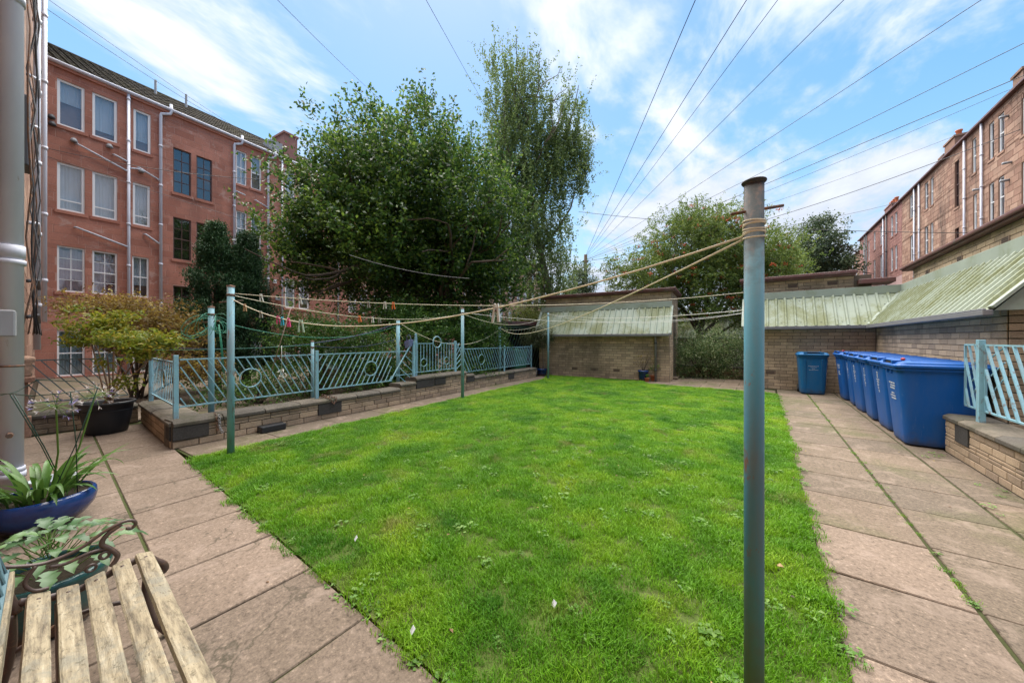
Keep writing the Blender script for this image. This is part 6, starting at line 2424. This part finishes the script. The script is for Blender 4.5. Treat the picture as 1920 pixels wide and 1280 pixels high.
st = thing('standard_tree', 'thin stemmed standard tree with a rounded clipped head beside the left shed', 'small tree', (x, y, .2))
MB().tube([(x, y, .2), (x - .03, y, .9), (x - .02, y, 1.5)], [.02, .016, .012], 8, False).build('trunk', M['bark_birch'], st, True)
foliage('crown', M['yellow_shrub'] if False else leafmat('olive_leaf', (.055, .075, .03), (.08, .10, .04), (.12, .14, .06), .25), st, [(1005, 635, 13.2, 32, 20, .45), (1018, 622, 13.2, 22, 14, .35)], 120, 44, .045, .09, np.random.RandomState(60), bias=.4)

# ================================================================== BENCH
bench = thing('garden_bench', 'weathered wooden slatted bench with brown cast iron ends at lower left', 'bench', (-1.75, .1, 0))
XA, XB = -2.27, -.84          # far and near ends
IR = M['iron']


def seat_pt(s):
    """profile of the seat, s from back (0) to front (1): y, z"""
    T_ = ((-.1, .445), (0, .430), (.18, .410), (.36, .402), (.55, .416), (.70, .432), (.86, .440), (.95, .432), (1.0, .408), (1.1, .37))
    for (s0, z0), (s1, z1) in zip(T_, T_[1:]):
        if s <= s1:
            break
    return -.055 + .345 * s, z0 + (z1 - z0) * (s - s0) / (s1 - s0) - .014


for k, s in enumerate((.09, .29, .495, .70, .90)):
    y, z = seat_pt(s)
    y2, z2 = seat_pt(s + .02)
    ang = math.atan2(z2 - z, y2 - y)
    w_, th = .054, .020
    mb = MB()
    n = 12
    rgs = []
    for i in range(n + 1):
        x = XA + (XB - XA) * i / n
        jz = random.uniform(-.0012, .0012)
        rr_ = []
        for a_, b_ in ((-.5, -.5), (.5, -.5), (.5, .32), (.40, .5), (-.40, .5), (-.5, .32)):
            yy, zz = a_ * w_ * (1 + .03 * math.sin(i * 1.7 + k)), b_ * th
            rr_.append((x, y + yy * math.cos(ang) - zz * math.sin(ang), z + yy * math.sin(ang) + zz * math.cos(ang) + jz))
        rgs.append(rr_)
    loft(rgs).build('seat_slat', M['wood'], bench)
for x in (XA + .055, XB - .055):
    for s in (.09, .29, .495, .70, .90):
        y, z = seat_pt(s)
        MB().lathe([(.0065, z + .008), (.005, z + .0125), (0, z + .0135)], 10, (x, y, 0)).build('bolt_head', IR, bench, True)
# middle seat support with a rolled front
ms = MB()
pm_ = [seat_pt(-.04 + 1.12 * i / 16) for i in range(17)]
ms.tube([(-1.235, y, z - .018) for y, z in pm_] + [(-1.235, pm_[-1][0] + .010, pm_[-1][1] - .002), (-1.235, pm_[-1][0] + .016, pm_[-1][1] - .03), (-1.235, pm_[-1][0] - .006, pm_[-1][1] - .045)], .0115, 8, True, 1.3)
ms.build('middle_support', IR, bench, True)
# iron ends
for x in (XA, XB):
    e = MB()
    pr_ = [seat_pt(-.04 + 1.12 * i / 16) for i in range(17)]
    e.curve([(x, y, z - .018) for y, z in pr_] + [(x, pr_[-1][0] + .006, pr_[-1][1] - .045), (x, pr_[-1][0] - .012, pr_[-1][1] - .055)], .0115, 8, True, 1.3)
    # arm sweeping from the back post to a scroll
    arm = [(-.155, .60), (-.11, .56), (-.069, .537), (-.005, .518), (.075, .533), (.146, .577), (.195, .593), (.222, .588), (.232, .570), (.220, .554), (.204, .560)]
    e.curve([(x - .012, y, z) for y, z in arm], .0088, 8, True, .75)
    e.curve([(x - .012, .190, .585), (x - .010, .150, .560), (x - .008, .134, .525), (x - .006, .158, .493), (x - .002, .178, .455), (x, .160, .42)], .0085, 8, True, 1.1)
    e.curve([(x - .008, .0, .50), (x - .006, .04, .492), (x - .006, .10, .505), (x - .008, .15, .50)], .0065, 6)
    e.curve([(x - .008, -.03, .52), (x - .004, -.055, .47), (x, -.035, .43), (x, .0, .42)], .007, 6)
    e.ring((x - .006, .142, .475), (0, 1, 0), (0, 0, 1), .014, .006, 14, 6)
    e.ring((x - .004, .105, .44), (0, 1, 0), (0, 0, 1), .014, .005, 14, 6)
    e.curve([(x, -.070, .37), (x, -.095, .46), (x, -.125, .62), (x, -.155, .80), (x, -.165, .86)], .014, 8, True, 1.2)
    e.curve([(x, .275, .36), (x, .262, .26), (x, .285, .12), (x, .33, .02), (x, .35, .012)], .014, 8, True, 1.2)
    e.curve([(x, -.085, .37), (x, -.085, .24), (x, -.11, .10), (x, -.15, .02), (x, -.16, .012)], .014, 8, True, 1.2)
    e.curve([(x, -.09, .22), (x, .08, .27), (x, .265, .22)], .009, 6)
    e.build('iron_end', IR, bench, True)
for y in (.02, .20):
    MB().tube([(XA, y, .345), (XB, y, .345)], .008, 8).build('tie_rod', IR, bench, True)


def back_pt(h):
    return -.078 - .07 * (h - .46) / .4, h


for h, w_ in ((.505, .06), (.80, .055)):
    y, z = back_pt(h)
    mb = MB()
    mb.bar((XA + .01, y, z), (XB - .01, y, z), .02, w_)
    mb.build('back_rail', M['wood'], bench, bevel=.004)
pn = paint('verdigris_cast_panel', (.09, .17, .20), (.16, .10, .07), .6)
lt = MB()
y0_, z0_ = back_pt(.545)
y1_, z1_ = back_pt(.77)
n = 14
for i in range(n):
    xa, xb = XA + .05 + (XB - XA - .1) * i / n, XA + .05 + (XB - XA - .1) * (i + 1) / n
    lt.tube([(xa, y0_, z0_), (xb, y1_, z1_)], .005, 5)
    lt.tube([(xb, y0_, z0_), (xa, y1_, z1_)], .005, 5)
    lt.ring(((xa + xb) / 2, (y0_ + y1_) / 2, (z0_ + z1_) / 2), (1, 0, 0), (0, y1_ - y0_, z1_ - z0_), .028, .005, 12, 5)
for (yy, zz) in ((y0_, z0_), (y1_, z1_)):
    lt.bar((XA + .03, yy, zz), (XB - .03, yy, zz), .012, .014)
lt.build('lattice_panel', pn, bench)

# ================================================================== GRASS, WEEDS, LITTER
def blade_clump(name, nb, rad, h0, h1, w, mat, seed, lean=.5, broad=False):
    r_ = np.random.RandomState(seed)
    mb = MB()
    for k in range(nb):
        a = r_.rand() * 6.283
        rr = rad * math.sqrt(r_.rand())
        b = Vector((rr * math.cos(a), rr * math.sin(a), 0))
        h = h0 + (h1 - h0) * r_.rand()
        q = r_.rand() * 6.283
        d = Vector((math.cos(q), math.sin(q), 0)) * lean * h * (.3 + r_.rand())
        s = Vector((-math.sin(q), math.cos(q), 0)) * w * .5
        if broad:
            c = b + Vector((0, 0, h * .5)) + d * .4
            e = d.normalized() * h
            mb.add([c, c + e * .5 + s * 6 + Vector((0, 0, h * .25)), c + e + Vector((0, 0, h * .1)), c + e * .5 - s * 6 + Vector((0, 0, h * .25))], [(0, 1, 2, 3)])
        else:
            mb.add([b - s, b + s, b + d * .35 + s * .9 + Vector((0, 0, h * .55)), b + d * .35 - s * .9 + Vector((0, 0, h * .55)), b + d + Vector((0, 0, h * .92))], [(0, 1, 2, 3), (3, 2, 4)])
    me = mb.mesh(name)
    me.materials.append(mat)
    return me


def scatter(name, polygon, z, meshes, density, smin, smax, seed, mat, kindlabel=None, nscale=1.6, nlo=.40, nhi=.62, dlo=.25):
    mb = MB()
    if len(polygon[0]) == 2:
        mb.add([(x, y, z) for x, y in polygon], [tuple(range(len(polygon)))])
    o = mb.build(name, mat)
    o['kind'] = 'stuff'
    ng = bpy.data.node_groups.new(name, 'GeometryNodeTree')
    ng.interface.new_socket('Geometry', in_out='INPUT', socket_type='NodeSocketGeometry')
    ng.interface.new_socket('Geometry', in_out='OUTPUT', socket_type='NodeSocketGeometry')
    N, L = ng.nodes, ng.links
    gi, go = N.new('NodeGroupInput'), N.new('NodeGroupOutput')
    dp_ = N.new('GeometryNodeDistributePointsOnFaces')
    dp_.inputs['Seed'].default_value = seed
    ps = N.new('GeometryNodeInputPosition')
    nz = N.new('ShaderNodeTexNoise')
    nz.inputs['Scale'].default_value = nscale
    nz.inputs['Detail'].default_value = 4
    L.new(ps.outputs[0], nz.inputs['Vector'])
    mr = N.new('ShaderNodeMapRange')
    mr.inputs['From Min'].default_value = nlo
    mr.inputs['From Max'].default_value = nhi
    mr.inputs['To Min'].default_value = dlo * density
    mr.inputs['To Max'].default_value = density
    L.new(nz.outputs[0], mr.inputs['Value'])
    L.new(gi.outputs[0], dp_.inputs['Mesh'])
    L.new(mr.outputs[0], dp_.inputs['Density'])
    ins = N.new('GeometryNodeInstanceOnPoints')
    L.new(dp_.outputs['Points'], ins.inputs['Points'])
    gg = N.new('GeometryNodeGeometryToInstance')
    for i, me in enumerate(meshes):
        ob = bpy.data.objects.new(me.name + '_source', me)
        oi = N.new('GeometryNodeObjectInfo')
        oi.inputs['Object'].default_value = ob
        oi.inputs['As Instance'].default_value = True
        L.new(oi.outputs['Geometry'], gg.inputs[0])
    L.new(gg.outputs[0], ins.inputs['Instance'])
    ins.inputs['Pick Instance'].default_value = True
    rv = N.new('FunctionNodeRandomValue')
    rv.data_type = 'FLOAT_VECTOR'
    rv.inputs[0].default_value = (-.12, -.12, 0)
    rv.inputs[1].default_value = (.12, .12, 6.283)
    L.new(rv.outputs[0], ins.inputs['Rotation'])
    rs = N.new('FunctionNodeRandomValue')
    rs.data_type = 'FLOAT'
    rs.inputs[2].default_value = smin
    rs.inputs[3].default_value = smax
    rs.inputs['Seed'].default_value = 5
    nz2 = N.new('ShaderNodeTexNoise')
    nz2.inputs['Scale'].default_value = 2.4
    L.new(ps.outputs[0], nz2.inputs['Vector'])
    mm = N.new('ShaderNodeMath')
    mm.operation = 'MULTIPLY'
    m2 = N.new('ShaderNodeMapRange')
    m2.inputs['From Min'].default_value = .35
    m2.inputs['From Max'].default_value = .65
    m2.inputs['To Min'].default_value = .7
    m2.inputs['To Max'].default_value = 1.25
    L.new(nz2.outputs[0], m2.inputs['Value'])
    L.new(rs.outputs[1], mm.inputs[0])
    L.new(m2.outputs[0], mm.inputs[1])
    L.new(mm.outputs[0], ins.inputs['Scale'])
    L.new(ins.outputs[0], go.inputs[0])
    md = o.modifiers.new('scatter', 'NODES')
    md.node_group = ng
    return o


gm = [blade_clump('grass_clump', 50, .055, .012, .036, .0034, M['grass'], 100 + i, .8) for i in range(5)]
tall = [blade_clump('grass_tuft', 34, .05, .03, .062, .0034, M['grass'], 150 + i, .6) for i in range(2)]
wd = [blade_clump('weed_clump', 12, .035, .012, .03, .0032, M['weed'], 200 + i, .8, True) for i in range(3)]
LAWN_G = [(-5.34, .962), (-2.2, .955), (.275, .962), (.27, 6.0), (.24, 11.0), (-2.9, 11.08), (-3.35, 11.78), (-6.72, 11.40), (-6.20, 10.3)]
scatter('grass', LAWN_G, .010, gm, 640, .65, 1.35, 3, M['turf'], None, 2.6, .36, .44, .05)
scatter('grass_tufts', LAWN_G, .010, tall, 150, .6, 1.2, 17, M['turf'], None, 2.6, .50, .60, .0)
scatter('clover_patches', LAWN_G, .010, wd, 420, .5, .95, 19, M['turf'], None, 1.7, .56, .63, .0)
scatter('lawn_weeds', LAWN_G, .014, wd, 26, .7, 1.5, 9, M['turf'], None, 1.1, .45, .62, .1)
edge = [(-5.38, .925), (.28, .925), (.28, 1.02), (-5.38, 1.02)]
scatter('near_edge_weeds', edge, -.004, wd + gm[:3], 560, .6, 1.3, 11, M['turf'], None, 5.0, .42, .58, .1)
scatter('right_edge_weeds', [(.20, 1.0), (.335, 1.0), (.325, 11.0), (.20, 11.0)], .004, wd[:2] + gm[:3], 420, .6, 1.2, 12, M['turf'], None, 4.0, .40, .55, .2)
scatter('left_edge_weeds', [tuple(FW(a, b, 0)[:2]) for a, b in ((.05, .70), (9.4, .66), (9.4, .80), (.05, .80))], .004, gm[:3] + wd[:1], 380, .6, 1.1, 13, M['turf'], None, 4.0, .40, .55, .2)
scatter('joint_moss', [(.882, .96), (.914, .96), (.914, 12.0), (.882, 12.0)], -.004, gm[:2] + wd[:1], 330, .3, .75, 14, M['bed'], None, 5.0, .38, .55, .3)
scatter('wall_foot_weeds', [(1.50, 1.0), (1.83, 1.0), (1.83, 6.6), (1.50, 6.6)], .002, wd + gm[:1], 26, .5, 1.2, 15, M['bed'], None, 3.0, .50, .62, .0)
def litter_leaf(seed, mat):
    r_ = np.random.RandomState(seed)
    mb = MB()
    mb.add([(-.02, 0, .002), (.0, -.010, .006 + .006 * r_.rand()), (.022, .002, .004), (.0, .011, .010)], [(0, 1, 3), (1, 2, 3)])
    me = mb.mesh('dead_leaf')
    me.materials.append(mat)
    return me


ll = [litter_leaf(1, paint('dead_brown_leaf', (.16, .09, .045), None, .8)), litter_leaf(2, paint('dead_yellow_leaf', (.34, .26, .08), None, .8)), litter_leaf(3, paint('dead_dark_leaf', (.06, .045, .03), None, .8))]
scatter('leaf_litter_right', [(.30, 1.0), (1.82, 1.0), (1.82, 12.1), (.30, 12.1)], .002, ll, 7, .35, .8, 31, M['bed'], None, 1.2, .45, .6, .1)
scatter('leaf_litter_far', [(-3.3, 11.25), (.2, 11.25), (.2, 14.2), (-3.3, 14.2)], .002, ll, 22, .5, 1.1, 32, M['bed'], None, 1.2, .40, .6, .2)
scatter('leaf_litter_terrace', [(-8.4, -.3), (1.0, -.3), (1.0, .94), (-8.4, .94)], .002, ll, 5, .3, .7, 33, M['bed'], None, 1.2, .45, .6, .1)
scatter('leaf_litter_lawn', LAWN_G, .03, ll, 5, .4, .9, 34, M['turf'], None, 1.0, .45, .6, .1)
for lab, u, v in (('white paper scrap on the lawn left of centre', 666, 1013), ('white paper scrap on the lawn near the terrace edge', 772, 1187), ('white paper scrap in the middle of the near lawn', 1038, 1137)):
    d = 640 * 1.37 / (v - 636)
    x, y, _ = P(u, v, d)
    mb = MB()
    mb.add([(x - .014, y, .035), (x + .010, y - .008, .032), (x + .014, y + .010, .052), (x - .006, y + .012, .060), (x + .002, y + .002, .045)], [(0, 1, 4), (1, 2, 4), (2, 3, 4), (3, 0, 4)])
    o = mb.build('paper_scrap', M['scrap'])
    put(o, lab, 'litter')
    md = o.modifiers.new('thick', 'SOLIDIFY')
    md.thickness = .0015
x, y, _ = P(1462, 1065, 640 * 1.38 / (1065 - 636))
mb = MB()
mb.add([(x - .022, y, .03), (x, y - .012, .038), (x + .024, y + .003, .034), (x + .002, y + .014, .046)], [(0, 1, 3), (1, 2, 3)])
put(mb.build('fallen_leaf', paint('dry_tan_leaf', (.42, .27, .14), None, .7)), 'dry tan leaf lying on the lawn right of the big pole', 'leaf')
